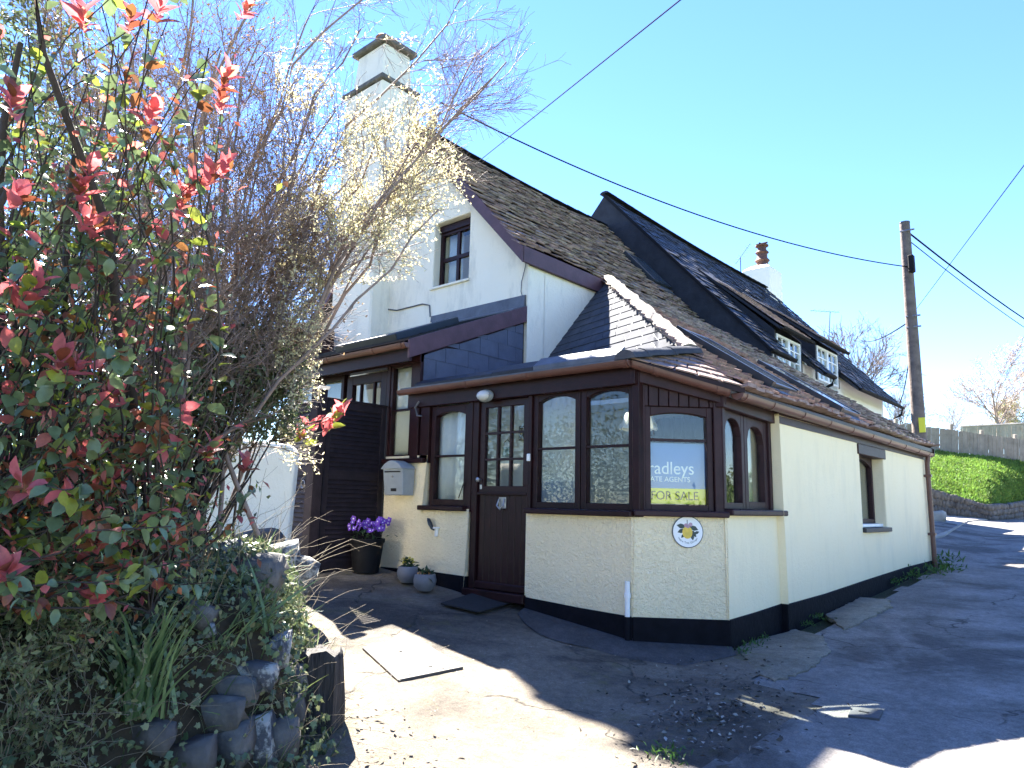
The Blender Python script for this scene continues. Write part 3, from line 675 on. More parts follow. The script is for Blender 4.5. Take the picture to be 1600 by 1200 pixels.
# skylights
def skylight(x0, x1, y0, y1, parent):
    z0, z1 = roof_z(x0), roof_z(x1); e = norm(np.array([x0-x1, 0, z0-z1])); n = np.array([-e[2], 0, e[0]]); n = n if n[2] > 0 else -n
    A = np.array([x1, y0, z1]); B = np.array([x1, y1, z1]); C = np.array([x0, y1, z0]); E_ = np.array([x0, y0, z0])
    def bar(p, q, wv, h): 
        return MB().add([p-n*.05, p+wv-n*.05, q+wv-n*.05, q-n*.05, p+n*h, p+wv+n*h, q+wv+n*h, q+n*h], BOXF)
    wy = np.array([0, .07, 0])
    sk = P_('skylight', bar(A, E_, wy, .10), DARKM, parent, .004)
    P_('frame', bar(B-wy, C-wy, wy, .10), DARKM, sk, .004)
    P_('frame', bar(A+wy*1.01, B-wy*1.01, e*.07, .085), DARKM, sk, .004); P_('frame', bar(E_-e*.07+wy*1.01, C-e*.07-wy*1.01, e*.07, .095), DARKM, sk, .004)
    g0, g1, g2, g3 = A+wy+e*.07, B-wy+e*.07, C-wy-e*.07, E_+wy-e*.07
    P_('pane', MB().add([p+n*.086 for p in (g0, g1, g2, g3)] + [p+n*.092 for p in (g0, g1, g2, g3)], BOXF), SKYGL, sk)
    P_('flashing', MB().add([A-e*.16+n*.0, B-e*.16, B+e*.01, A+e*.01] + [p+n*.035 for p in (A-e*.16, B-e*.16, B+e*.01, A+e*.01)], BOXF), LEAD, sk)
SKYGL = mat('skylight_glass', (.05, .06, .07), .06, 0, spec=1.0)
for s in SKY: skylight(*s, cot)
# bargeboards, eave fascia
P_('bargeboard', MB().prism([(RID_X, 7.27, RID_Z+.0), (BRK_X+.06, 7.27, BRK_Z-.05), (BRK_X+.06, 7.27, BRK_Z-.28), (RID_X, 7.27, RID_Z-.27)], (0, .035, 0)), FASCIA, bevel=.005)
P_('bargeboard', MB().prism([(RID_X, 7.27, RID_Z), (RID_X, 7.27, RID_Z-.27), (-11.4, 7.27, 4.9), (-11.4, 7.27, 5.1)], (0, .035, 0)), FASCIA, bevel=.005)
P_('fascia', MB().box(BRK_X+.03, BRK_X+.065, 7.31, 9.5, BRK_Z-.27, BRK_Z-.03), FASCIA, bevel=.005)
P_('soffit', MB().box(BRK_X-.2, BRK_X+.029, 7.52, 9.5, BRK_Z-.26, BRK_Z-.2), BROWN)
P_('verge_board', MB().prism([(-5.45, 13.73, roof_z(-5.45)-.02), (GUT_X, 13.73, GUT_Z-.02), (GUT_X, 13.73, GUT_Z-.14), (-5.45, 13.73, roof_z(-5.45)-.16)], (0, .03, 0)), BROWN)
# gutters: half round lengths with unions and brackets
def gutter(pts, side, m, parent=cot, r=.058, unions=()):
    side = norm(np.array(side, float))
    g = None
    for a, b in zip(pts[:-1], pts[1:]):
        o = P_('gutter', MB().sweep(a, b, side, r), m, parent, smooth=True); g = g or o
    a, b = np.array(pts[0], float), np.array(pts[-1], float)
    for t in unions:
        c = a+(b-a)*t; d = norm(b-a)
        P_('bracket', MB().sweep(c-d*.03, c+d*.03, side, r+.006, .008), m, g, smooth=True)
    for c, s in ((a, 1), (b, -1)):
        d = norm(b-a)*s; P_('stop_end', MB().sweep(c-d*.004, c+d*.006, side, r, r-.002), m, g)
    return g
gutter([(-6.72, 5.49, 2.865), (-3.47, 5.49, 2.865)], (0, 1, 0), GUTTER, unions=(.35, .62, .985))
gutter([FB.P(-.03, 2.86, .09), FB.P(LB+.02, 2.62, .09)], (.7, -.7, 0), GUTTER, unions=(.25, .9))
gutter([(XC+.135, 6.22, 2.60), (XC+.135, 13.78, 2.545)], (1, 0, 0), GUTTER, r=.062, unions=[.015, .1, .21, .32, .43, .54, .65, .76, .87, .96])
P_('fascia', MB().box(XW-.06, XW+.012, 7.36, 13.70, 2.44, 2.60), BROWN2)
P_('downpipe', MB().tube([(XC+.14, 13.56, 2.5), (XC+.12, 13.56, 2.36), (XC+.125, 13.56, .66)], .036, 10), GUTTER, smooth=True)
P_('bracket', MB().box(XC+.05, XC+.17, 13.515, 13.605, 2.15, 2.19).box(XC+.05, XC+.17, 13.515, 13.605, 1.2, 1.24), GUTTER)
# --- left lean-to
LX0, LX1 = -9.66, -6.47
lt = P_('lean_to_roof', MB().prism([(LX0, 5.40, 3.42), (LX0, YG-.01, 4.28), (LX0, YG-.01, 4.18), (LX0, 5.40, 3.34)], (LX1-LX0, 0, 0)), SLATE)
tl = []; ey = norm(np.array([0, 2.1, .86])); nn = np.array([0, -ey[2], ey[1]])
for k in range(13):
    p0 = np.array([LX0-.02, 5.37, 3.43])+ey*.165*k; x = 0; ln_ = LX1-LX0+.05
    while x < ln_-.03:
        wd = min(rng.uniform(.2, .27), ln_-x); tl.append(tilebox(p0+np.array([x, 0, 0])+nn*.002, np.array([1.0, 0, 0]), ey, nn, wd-.006, .23, .010*rng.uniform(.8, 1.6), .014)); x += wd
for t in tl: MB().add(t, BOXF).build('slate', SLATE, lt)
P_('flashing', MB().prism([(LX0+1.2, YG-.28, 4.20), (LX0+1.2, YG-.005, 4.31), (LX0+1.2, YG-.005, 4.50), (LX0+1.2, YG-.03, 4.50), (LX0+1.2, YG-.05, 4.33), (LX0+1.2, YG-.28, 4.235)], (LX1-LX0-1.2, 0, 0)), LEAD, lt)
# low roof window on the lean-to
pA = np.array([-8.5, 5.75, 3.60])
P_('roof_window', MB().add([pA+nn*.0, pA+np.array([1.35, 0, 0]), pA+np.array([1.35, 0, 0])+ey*1.2, pA+ey*1.2]+[q+nn*.10 for q in (pA, pA+np.array([1.35, 0, 0]), pA+np.array([1.35, 0, 0])+ey*1.2, pA+ey*1.2)], BOXF), DARKM, lt, .01)
P_('pane', MB().add([q+nn*.101 for q in (pA+np.array([.09, 0, 0])+ey*.09, pA+np.array([1.26, 0, 0])+ey*.09, pA+np.array([1.26, 0, 0])+ey*1.1, pA+np.array([.09, 0, 0])+ey*1.1)]+[q+nn*.106 for q in (pA+np.array([.09, 0, 0])+ey*.09, pA+np.array([1.26, 0, 0])+ey*.09, pA+np.array([1.26, 0, 0])+ey*1.1, pA+np.array([.09, 0, 0])+ey*1.1)], BOXF), SKYGL, lt)
gutter([(LX0, 5.34, 3.40), (LX1+.03, 5.34, 3.40)], (0, 1, 0), GUTTER, unions=(.2, .5, .8, .97))
P_('bargeboard', MB().prism([(LX1+.005, 5.36, 3.45), (LX1+.005, YG-.02, 4.33), (LX1+.005, YG-.02, 4.10), (LX1+.005, 5.36, 3.22)], (.035, 0, 0)), FASCIA, bevel=.005)
P_('fascia', MB().box(LX0, LX1, 5.40, 5.44, 3.2, 3.40), BROWN)
# hung slates on the cheek
P_('cheek', MB().prism([(LX1-.06, 5.62, 2.85), (LX1-.06, YG-.02, 2.85), (LX1-.06, YG-.02, 4.12), (LX1-.06, 5.62, 3.33)], (.045, 0, 0)), BROWN)
for k in range(6):
    z0 = 2.84+.215*k; y = 5.63-(.18 if k % 2 else 0)
    while y < YG-.06:
        wd = rng.uniform(.33, .40); a, b = max(y, 5.63), min(y+wd, YG-.05); y += wd
        ztop = lambda q: 3.30+(q-5.62)*.42
        if b-a < .05 or ztop(b) < z0+.03: continue
        za, zb = min(z0+.23, max(ztop(a), z0+.004)), min(z0+.23, ztop(b))
        X0 = LX1-.012+.004*rng.random()
        MB().prism([(X0+.006, a+.003, z0), (X0+.006, b-.003, z0+rng.normal()*.003), (X0-.0, b-.003, zb), (X0-.0, a+.003, za)], (.008, 0, 0)).build('slate', SLATE_H, cot)
# lean-to front: frames, windows with blinds, glazed back door
P_('post', MB().fbox(FA, -6.62, -6.48, 2.06, 3.34, -.12, .01), BROWN, bevel=.005)
P_('post', MB().fbox(FA, -7.13, -7.06, 1.0, 3.30, -.12, .0), BROWN, bevel=.005)
P_('sill', MB().fbox(FA, -7.12, -6.33, 2.0, 2.058, -.1, .06), BROWN, bevel=.008)
window(FA, -7.055, -6.625, 2.065, 3.24, BROWN, .045, .07, -.01, 0, hb=(2.66,))
window(FA, -9.25, -8.68, 2.3, 3.22, BROWN, .06, .07, -.01, 0); window(FA, -8.66, -8.06, 2.3, 3.22, BROWN, .06, .07, -.01, 0)
window(FA, -7.98, -7.14, 1.2, 3.18, BROWN, .12, .07, -.01, 0, vb=(-7.70, -7.42), hb=(2.5,))
P_('wall', MB().fbox(FA, -9.7, -8.0, .6, 2.3, -.15, -.02), BROWN)
P_('fascia', MB().fbox(FA, -9.7, -6.48, 3.22, 3.36, -.1, .02), BROWN)
P_('end_board', MB().box(-11.3, -10.4, 6.3, 7.0, 3.9, 4.45), BROWN, bevel=.02)

# interior shells
P_('interior', MB().box(-6.35, -3.0, 7.55, 7.6, .5, 2.85), INNER); P_('interior', MB().box(-6.40, -6.35, 5.7, 7.55, .5, 2.85), INNER)
P_('interior', MB().box(-6.35, -5.55, 5.83, 7.55, 2.74, 2.79), WHITEP); P_('interior', MB().box(-5.55, -3.12, 7.0, 7.55, 2.74, 2.79), WHITEP); P_('interior', MB().box(-6.35, -3.8, 5.84, 7.55, .52, .56), FLOORI)
P_('interior', MB().box(-6.1, -4.45, 6.12, 6.17, .57, 2.74), INNER); P_('interior', MB().box(-5.05, -4.452, 6.10, 6.119, .57, 1.80), INNERB)
P_('picture_frame', MB().box(-5.33, -5.23, 6.095, 6.118, 2.26, 2.42), BROWN)
P_('interior', MB().box(-9.7, -6.5, 6.9, 6.95, .6, 3.3), INNER)
P_('interior', MB().box(-9.0, -7.75, YG+.9, YG+.95, 4.5, 6.2), INNER)
P_('interior', MB().box(-4.6, -4.55, 9.5, 12.0, .6, 2.5), INNER)
# ================================================================== neighbouring (rear) cottage with dormers
nb_ = thing('cottage', (-7, 17.5, 1.0), 'taller cottage behind, with dark slate roof, white dormer windows and white chimney', 'house')
R2X, R2Z, E2X, E2Z = -8.8, 8.58, -5.08, 4.50; Y0, Y1 = 12.88, 22.0
def rz2(x): return R2Z + (x-R2X)*(E2Z-R2Z)/(E2X-R2X)
XR = -5.5
NWHITE = render_mat('bright_white_render', (.87, .86, .83), (.89, .885, .86), .004, 20, .08)
DZ0 = float(min(atX(1232, 582, XR+.03)[2], atX(1294, 599, XR+.03)[2]))
PN = lambda name, mb, m, parent=nb_, bevel=0, smooth=False: mb.build(name, m, parent, bevel, smooth)
PN('wall', MB().box(XR-.35, XR, 12.95, 21.8, .8, DZ0-.03), NWHITE)
PN('wall', MB().prism([(-12.4, 21.8, .8), (XR-.36, 21.8, .8), (XR-.36, 21.8, 4.75), (-8.8, 21.8, 8.35), (-12.4, 21.8, 4.4)], (0, -.3, 0)), WHITEW)
# slate-hung cheek above the lower roof
ck = [(R2X-.9, 12.87, R2Z-1.0), (R2X, 12.87, R2Z-.02)] + [(E2X, 12.87, E2Z-.02), (E2X, 12.87, roof_z(E2X)), (BRK_X, 12.87, BRK_Z-.02), (RID_X, 12.87, RID_Z-.02), (RID_X-.9, 12.87, RID_Z-1.0)]
PN('cheek', MB().prism(ck, (0, .06, 0)), SLATE)
PN('verge', MB().prism([(R2X, Y0-.07, R2Z+.03), (E2X, Y0-.07, E2Z+.02), (E2X, Y0-.07, E2Z-.06), (R2X, Y0-.07, R2Z-.06)], (0, .062, 0)), BLACKT)
d1y = [atX(1215, 550, XR+.03)[1], atX(1251, 550, XR+.03)[1]]; d2y = [atX(1278, 570, XR+.03)[1], atX(1309, 570, XR+.03)[1]]
dz = [atX(1232, 582, XR+.03)[2], atX(1232, 527, XR+.03)[2], atX(1294, 599, XR+.03)[2], atX(1294, 546, XR+.03)[2]]
DORM = [(d1y[0], d1y[1], dz[0], dz[1]+.05), (d2y[0], d2y[1], dz[2], dz[3]+.05)]
def deck2(a, b, xe): return MB().prism([(R2X, a, R2Z-.10), (xe, a, rz2(xe)-.03), (xe, a, rz2(xe)-.09), (min(xe-.1, XR-.1), a, rz2(min(xe-.1, XR-.1))-.2), (R2X, a, R2Z-.24)], (0, b-a, 0))
roof2 = PN('roof', deck2(Y0, DORM[0][0]-.1, E2X), SLATE)
for a, b, xe in ((DORM[0][0]-.1, DORM[0][1]+.1, -6.1), (DORM[0][1]+.1, DORM[1][0]-.1, E2X), (DORM[1][0]-.1, DORM[1][1]+.1, -6.1), (DORM[1][1]+.1, Y1, E2X)): PN('deck', deck2(a, b, xe), SLATE, roof2)
PN('rear_slope', MB().prism([(R2X, Y0, R2Z-.03), (-12.6, Y0, 4.4), (-12.6, Y0, 4.3), (R2X, Y0, R2Z-.16)], (0, Y1-Y0, 0)), SLATE, roof2)
rng = np.random.default_rng(5)
t2 = rows(rz2, E2X+.02, R2X, lambda x: Y0-.03, lambda x: Y1+.03, rng, .2, .3, .17, .010, lambda x, y: -.07*sin(pi*(y-Y0)/9)*max(0, (-x-5.1)/3.7)+.015*sin(y*1.9+x), lambda x, y: x > -6.15 and any(a-.12 < y < b+.12 for a, b, _, _ in DORM), .010)
emit_tiles(t2, 'slate', SLATE, roof2, 300, 'slates_beyond')
for k in range(24):
    y = Y0-.03+k*.38; zz = R2Z+.03-.07*sin(pi*(y-Y0)/9)
    PN('ridge_tile', MB().prism([(R2X+.12*cos(a), y, zz+.06*sin(a)-.01) for a in np.linspace(0, pi, 6)], (0, .372, -.004)), SLATE, roof2)
FR = Frame((XR+.03, 0, 0), (0, 1, 0), (1, 0, 0))
for a, b, z0, z1 in DORM:
    ckf = lambda yy: MB().prism([(XR+.02, yy, z1-.02), (-7.0, yy, rz2(-7.0)+.02), (-6.0, yy, rz2(-6.0)-.1), (XR+.02, yy, z0-.02)], (0, .06, 0))
    dm = PN('dormer', ckf(a-.1), SLATE); PN('dormer_cheek', ckf(b+.04), SLATE, dm)
    PN('dormer_roof', MB().prism([(XR+.16, a-.16, z1+.02), (-7.1, a-.16, rz2(-7.1)+.06), (-7.1, a-.16, rz2(-7.1)-.0), (XR+.16, a-.16, z1-.05)], (0, b-a+.32, 0)), SLATE, dm)
    ex = np.array([0, 1.0, 0]); A0 = np.array([XR+.18, a-.17, z1+.03]); e = norm(np.array([-7.1, a-.17, rz2(-7.1)+.06])-A0); n_ = norm(np.cross(ex, -e)); n_ = n_ if n_[2] > 0 else -n_
    tt = []
    for r_ in range(12):
        y = 0
        while y < b-a+.3:
            wd = min(rng.uniform(.2, .28), b-a+.34-y); tt.append(tilebox(A0+e*.155*r_+ex*y+n_*.012, ex, e, n_, wd-.006, .2, .011*rng.uniform(.8, 1.5), .012)); y += wd
    for t in tt: MB().add(t, BOXF).build('slate', TILE, dm)
    PN('gutter', MB().sweep((XR+.22, a-.2, z1-.0), (XR+.22, b+.22, z1-.01), (1, 0, 0), .05), BLACKT, dm, smooth=True)
    m_ = (a+b)/2
    wn = window(FR, a, m_-.005, z0, z1-.08, WHITEP, .05, .06, 0, 0, hb=(z0+(z1-z0)*.33, z0+(z1-z0)*.62), vb=((a+m_)/2,), bw=.025, parent=nb_)
    wn = window(FR, m_+.005, b, z0, z1-.08, WHITEP, .05, .06, 0, 0, hb=(z0+(z1-z0)*.33, z0+(z1-z0)*.62), vb=((b+m_)/2,), bw=.025, parent=nb_)
    PN('curtain', MB().box(XR-.3, XR-.27, a, b, z0, z1), CLOTH, nb_)
for a, b in ((12.95, DORM[0][0]), (DORM[0][1], DORM[1][0]), (DORM[1][1], 21.8)): PN('wall', MB().box(XR-.35, XR, a, b, DZ0-.029, 4.72), NWHITE)
gutter([(E2X+.03, Y0-.1, E2Z-.02), (E2X+.03, DORM[0][0]-.2, E2Z-.03)], (1, 0, 0), BLACKT, nb_, .05)
gutter([(E2X+.03, DORM[0][1]+.2, E2Z-.03), (E2X+.03, DORM[1][0]-.2, E2Z-.03)], (1, 0, 0), BLACKT, nb_, .05)
gutter([(E2X+.03, DORM[1][1]+.2, E2Z-.03), (E2X+.03, Y1+.05, E2Z-.05)], (1, 0, 0), BLACKT, nb_, .05)
yb = DORM[1][0]-.3
PN('downpipe', MB().tube([(E2X+.03, yb, 4.45), (E2X+.0, yb, 4.3), (XR+.06, yb, 4.15), (XR+.06, yb, 3.6)], .035, 8), BLACKT, nb_, smooth=True)
PN('downpipe', MB().tube([(E2X+.03, Y1-.05, 4.43), (E2X-.0, Y1-.05, 4.25), (XR+.06, Y1-.25, 4.0), (XR+.06, Y1-.25, 2.0)], .035, 8), BLACKT, nb_, smooth=True)
PN('lean_to', MB().prism([(XR-.4, Y1-.2, 4.3), (XR+.42, Y1-.2, 3.72), (XR+.42, Y1-.2, 1.0), (XR-.4, Y1-.2, 1.0)], (0, 3, 0)), SLATE)
PN('bargeboard', MB().prism([(XR-.1, Y1-.24, 4.16), (XR+.5, Y1-.24, 3.72), (XR+.5, Y1-.24, 3.64), (XR-.1, Y1-.24, 4.06)], (0, .04, 0)), WHITEP)
# white chimney beyond the ridge
cy = atX(1195, 450, R2X-.5)[1]; cc = atX(1195, 423, R2X-.5); cw = .52
chn = PN('chimney', MB().box(R2X-1.05, R2X-.1, cy-cw, cy+cw, 7.2, cc[2]-.06), PUREW, nb_, .02)
PN('cap', MB().hexa([(R2X-1.05, cy-cw, cc[2]-.06), (R2X-.1, cy-cw, cc[2]-.06), (R2X-.1, cy+cw, cc[2]-.06), (R2X-1.05, cy+cw, cc[2]-.06), (R2X-.85, cy-.28, cc[2]+.12), (R2X-.3, cy-.28, cc[2]+.12), (R2X-.3, cy+.28, cc[2]+.12), (R2X-.85, cy+.28, cc[2]+.12)]), PUREW, chn)
TERR = mat('old_clay_pot', (.12, .055, .04), .8, .3)
PN('chimney_pot', MB().lathe((R2X-.55, cy, cc[2]+.1), [(.20,0),(.19,.18),(.25,.24),(.17,.34),(.17,.48),(.23,.53),(.15,.62),(.14,.74),(.22,.76),(.22,.80),(.05,.84)], 12), TERR, chn, smooth=True)
PN('cowl', MB().tube([(R2X-.75, cy, cc[2]+.97), (R2X-.35, cy, cc[2]+.97)], .03, 6).tube([(R2X-.55, cy-.2, cc[2]+.93), (R2X-.55, cy+.2, cc[2]+.93)], .03, 6), BLACKT, chn)

def aerial(base, top, boom_dir, n, label):
    base = np.array(base); top = np.array(top); bd = norm(np.array(boom_dir, float))
    t = thing('television_aerial', base, label, 'aerial')
    MB().tube([base, top], .014, 6).build('mast', BLACKT, t)
    a, b = top-bd*.35, top+bd*.75
    MB().tube([a, b], .008, 5).build('boom', BLACKT, t)
    side = norm(np.cross(bd, [0, 0, 1.0])); 
    for k in range(n):
        c = a+(b-a)*(k+.5)/n; MB().tube([c-side*.2, c+side*.2], .004, 4).build('element', BLACKT, t)
pA = atX(1157, 425, -9.6); aerial(pA-np.array([0, 0, 1.2]), atX(1157, 402, -9.6), (.2, .6, .75), 9, 'small television aerial behind the slate ridge near the white chimney')
pA = atX(1290, 540, -8.4); aerial(pA-np.array([0, 0, 1.2]), atX(1297, 487, -8.4), (-.7, -.7, .02), 6, 'television aerial on a mast above the far end of the slate roof')

# ================================================================== things at the porch
def text_mesh(name, body, size, F, u, z, d, m, parent, align='LEFT', ext=.0015, squash=1.0):
    cu = bpy.data.curves.new('txt', 'FONT'); cu.body = body; cu.size = size; cu.extrude = ext; cu.align_x = align
    to = bpy.data.objects.new('txt', cu); COL.objects.link(to)
    bpy.context.view_layer.update()
    me = bpy.data.meshes.new_from_object(to.evaluated_get(bpy.context.evaluated_depsgraph_get()))
    bpy.data.objects.remove(to)
    V = np.empty(len(me.vertices)*3, np.float32); me.vertices.foreach_get('co', V); V = V.reshape(-1, 3)
    W = F.P(u, z, d)[None] + V[:, :1]*F.u*squash + V[:, 1:2]*np.array([[0, 0, 1.0]]) + V[:, 2:3]*F.n
    c = F.P(u, z, d); me.vertices.foreach_set('co', (W-c).astype(np.float32).ravel()); me.materials.clear(); me.materials.append(m); me.update()
    me.name = name
    return _link(bpy.data.objects.new(name, me), c, parent)
SB = mat('sign_blue', (.11, .21, .46), .45, .04, 4); SY = mat('sign_yellow', (.82, .72, .04), .45, .04, 4)
sg = thing('estate_agent_sign', FB.P(.4, 1.58, -.16), 'blue and yellow for sale sign behind the angled porch window', 'sign')
MB().fbox(FB, .03, .73, 1.725, 2.14, -.115, -.105).build('panel', SB, sg)
MB().fbox(FB, .03, .73, 1.585, 1.724, -.115, -.105).build('strip', SY, sg)
text_mesh('lettering', 'Bradleys', .165, FB, .077, 1.855, -.1035, WHITE, sg, squash=.93)
text_mesh('lettering', 'ESTATE AGENTS', .066, FB, .085, 1.785, -.1035, WHITE, sg, squash=.98)
text_mesh('lettering', 'FOR SALE', .112, FB, .19, 1.622, -.1035, BLACK, sg, squash=.93)
# house name plaque
pc = FB.P(.495, 1.34, .012)
pq = thing('name_plaque', pc, 'round white name plaque with painted yellow fruit and leaves under the sign window', 'plaque')
def disc(F, u, z, r, d0, d1, n=40, sq=1.0): return MB().fpoly(F, [(u+r*cos(2*pi*k/n), z+r*sq*sin(2*pi*k/n)) for k in range(n)], d0, d1)
disc(FB, .495, 1.34, .142, .0, .010).build('rim', mat('plaque_rim', (.06, .07, .08), .4), pq)
disc(FB, .495, 1.34, .134, .0101, .013).build('face', WHITE, pq)
YEL = mat('fruit_yellow', (.72, .50, .07), .5, .2, 14); LG = mat('plaque_leaf', (.035, .055, .05), .5, .4, 14); PK = mat('plaque_blossom', (.45, .28, .34), .5, .3, 16)
disc(FB, .49, 1.335, .046, .0131, .0145, 24, 1.2).build('painted_fruit', YEL, pq)
for du, dzz, an, L in [(-.055, .055, 170, .085), (-.055, .012, 200, .075), (.06, .038, -20, .085), (.055, -.01, -50, .08), (.045, -.04, -80, .06), (-.04, -.03, 230, .05), (.085, .0, 20, .05)]:
    q = radians(an); pts = [(x*L*cos(q)-y*L*sin(q), x*L*sin(q)+y*L*cos(q)) for x, y in [(-.5,0),(-.2,.22),(.1,.25),(.5,0),(.1,-.25),(-.2,-.22)]]
    MB().fpoly(FB, [(.49+du+a, 1.335+dzz+b) for a, b in pts], .0131, .0142).build('painted_leaf', LG, pq)
for du, dzz in [(-.012, .062), (.03, .07), (.005, .055)]: disc(FB, .49+du, 1.335+dzz, .018, .0143, .0152, 10).build('painted_blossom', PK, pq)
MB().fbox(FB, .487, .493, 1.40, 1.445, .0131, .0142).build('painted_stem', LG, pq)
word = 'Apple Tree Cottage'
for i, chx in enumerate(word):
    if chx == ' ': continue
    an = radians(-142+104*i/(len(word)-1)); ff = Frame(FB.P(.495+.104*cos(an), 1.34+.104*sin(an), .0133), FB.u*cos(an+pi/2)+np.array([0, 0, sin(an+pi/2)]), FB.n)
    cu_ = text_mesh('letter', chx, .026, ff, 0, 0, 0, LG, pq, 'CENTER', .0004)
# bulkhead lamp over the door
lm = thing('bulkhead_lamp', FA.P(-5.34, 2.70, .04), 'oval bulkhead lamp on the fascia above the front door', 'lamp')
LW = mat('lamp_diffuser', (.55, .56, .55), .35, .05)
MB().lathe((0, 0, 0), [(.115,0),(.115,.03),(.10,.05)], 24).build('base', GREYP, lm, smooth=True); MB().lathe((0, 0, .05), [(.095,0),(.085,.03),(.055,.05),(.01,.06)], 24).build('diffuser', LW, lm, smooth=True)
for o in lm.children: o.location = (0, 0, 0) if o.name.startswith('base') else (0, -.05, 0); o.rotation_euler = (radians(90), 0, 0); o.scale = (.92, .6, .8)
MB().fbox(FA, -5.44, -5.24, 2.695, 2.706, .045, .10).build('guard', GREYP, lm)
db = MB().fbox(FA, -4.775, -4.735, 1.985, 2.06, -.008, .014).build('doorbell', WHITEP, None, .005); tag(db, 'small white doorbell on the post right of the door', 'doorbell')
# mailbox
mbx = thing('mailbox', (-6.66, 5.45, 1.60), 'grey metal mailbox with curved lid on the cream wall beside the gate', 'mailbox')
x0, x1, yb, yf = -6.86, -6.50, 5.595, 5.42
MB().hexa([(x0+.01,yf+.01,1.62),(x1-.01,yf+.01,1.62),(x1-.01,yb,1.62),(x0+.01,yb,1.62),(x0,yf-.02,1.93),(x1,yf-.02,1.93),(x1,yb,1.93),(x0,yb,1.93)]).build('body', GREYP, mbx, .008)
n = 14; MB().prism([(x0-.015+(x1-x0+.03)*k/n, yf-.045, 1.925+.10*sin(pi*k/n)**.8) for k in range(n+1)], (0, yb-yf+.045, 0)).build('lid', GREYP, mbx, .006, True)
MB().box(x0+.04, x1-.04, yf-.024, yf-.015, 1.885, 1.90).build('slot', BLACK, mbx); MB().box(x0+.14, x0+.24, yf-.0, yf+.004, 1.665, 1.70).build('name_plate', BLACK, mbx)
MB().tube([((x0+x1)/2, yf-.0, 1.84), ((x0+x1)/2, yf-.03, 1.835)], .012, 8).build('lock', STEEL, mbx)
# bird ornament on a white hook
bo = thing('bird_ornament', FA.P(-6.08, 1.22, .02), 'little dark bird ornament on a white hook below the window', 'ornament')
q = FA.P(-6.15, 1.31, .05); MB().tube([q+np.array([-.05, 0, .06]), q+np.array([-.03, 0, .045]), q+np.array([0, 0, .0]), q+np.array([.035, 0, -.05]), q+np.array([.07, 0, -.07])], [.004, .02, .026, .018, .006], 8).build('bird', DARKM, bo, smooth=True)
MB().fbox(FA, -6.095, -6.06, 1.17, 1.27, .0, .035).fbox(FA, -6.10, -6.04, 1.255, 1.275, .0, .06).build('hook', WHITEP, bo, .006)
# overflow pipe on the porch corner
MB().tube([FA.P(-3.56, .90, .03), FA.P(-3.56, .60, .03)], .024, 10).tube([FA.P(-3.56, .80, .03), FA.P(-3.56, .76, .03)], .030, 10).build('vent_pipe', WHITEP, cot, smooth=True)
MB().tube([FA.P(-3.56, .60, .03), FA.P(-3.56, .36, .03)], .026, 10).build('vent_pipe', BLACKP, cot, smooth=True)
# cable on the gable and wires by the eave
MB().tube([atY(a, b, YG-.015) for a, b in [(584, 440), (586, 478), (596, 482), (620, 485), (640, 480), (660, 475), (671, 477), (672, 495)]], .011, 5).build('cable', LEAD, cot, smooth=True)
MB().tube([atY(a, b, YG-.015) for a, b in [(824, 400), (820, 420), (815, 440), (814, 455), (818, 470), (821, 480)]], .006, 5).build('cable', LEAD, cot, smooth=True)
MB().tube([FA.P(-6.42, 2.72, .06), FA.P(-6.5, 2.66, .05), FA.P(-6.48, 2.56, .03), FA.P(-6.40, 2.55, .03)], .012, 6).build('overflow', LEAD, cot, smooth=True)
# curtains, blinds, pendant lamp and furniture behind the glass
def curtain(name, F, u0, u1, z0, z1, d, m, folds, label, amp=.02, cat='curtain'):
    n = max(16, folds*8); top = [(F.P(u0+(u1-u0)*k/n, z1, d+amp*sin(2*pi*folds*k/n)), F.P(u0+(u1-u0)*k/n+.01*sin(k), z0, d+amp*1.2*sin(2*pi*folds*k/n+.4))) for k in range(n+1)]
    V = [p for a, b in top for p in (a, (a+b)/2, b)]; Fc = []
    for k in range(n): b = 3*k; Fc += [(b, b+1, b+4, b+3), (b+1, b+2, b+5, b+4)]
    o = fobj(name, V, np.array(Fc), m, None, True); md = o.modifiers.new('solid', 'SOLIDIFY'); md.thickness = .003
    return tag(o, label, cat)
curtain('net_curtain', FA, -6.5, -5.64, 1.5, 2.68, -.13, CLOTH, 3, 'white net curtain behind the window left of the front door', .012)
curtain('blind', FA, -7.2, -6.60, 2.06, 3.26, -.10, BLIND, 1, 'cream folded blind in the tall window above the mailbox', .006, 'blind')
curtain('blind', FA, -9.4, -8.70, 2.3, 3.22, -.10, BLIND, 1, 'cream blind in the leftmost small window above the black gate', .006, 'blind')
curtain('blind', FA, -8.69, -8.06, 2.3, 3.22, -.10, BLIND, 1, 'cream blind in the small window above the gate post', .006, 'blind')
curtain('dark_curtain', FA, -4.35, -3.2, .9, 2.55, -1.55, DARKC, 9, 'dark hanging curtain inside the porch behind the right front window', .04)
curtain('side_curtain', FC, 6.24, 6.42, 1.5, 2.45, -.2, BLIND, 2, 'pale curtain behind the near arched casement facing the lane', .02)
curtain('side_curtain', FC, 6.98, 7.24, 1.5, 2.45, -.2, BLIND, 2, 'pale curtain behind the far arched casement facing the lane', .02)
curtain('side_curtain', FWR, 10.12, 10.55, 1.4, 2.35, -.14, BLIND, 3, 'pale curtain in the deep set window of the lane wall', .02)
curtain('net_curtain', FGR, -8.45, -8.1, 5.0, 5.95, -.16, CLOTH, 2, 'white net curtain in the upstairs gable window', .012)
pl_ = thing('pendant_lamp', (-3.98, 6.45, 2.35), 'cream scalloped lampshade hanging inside the porch window', 'lamp')
prof = []
mbp = MB(); nn_ = 40
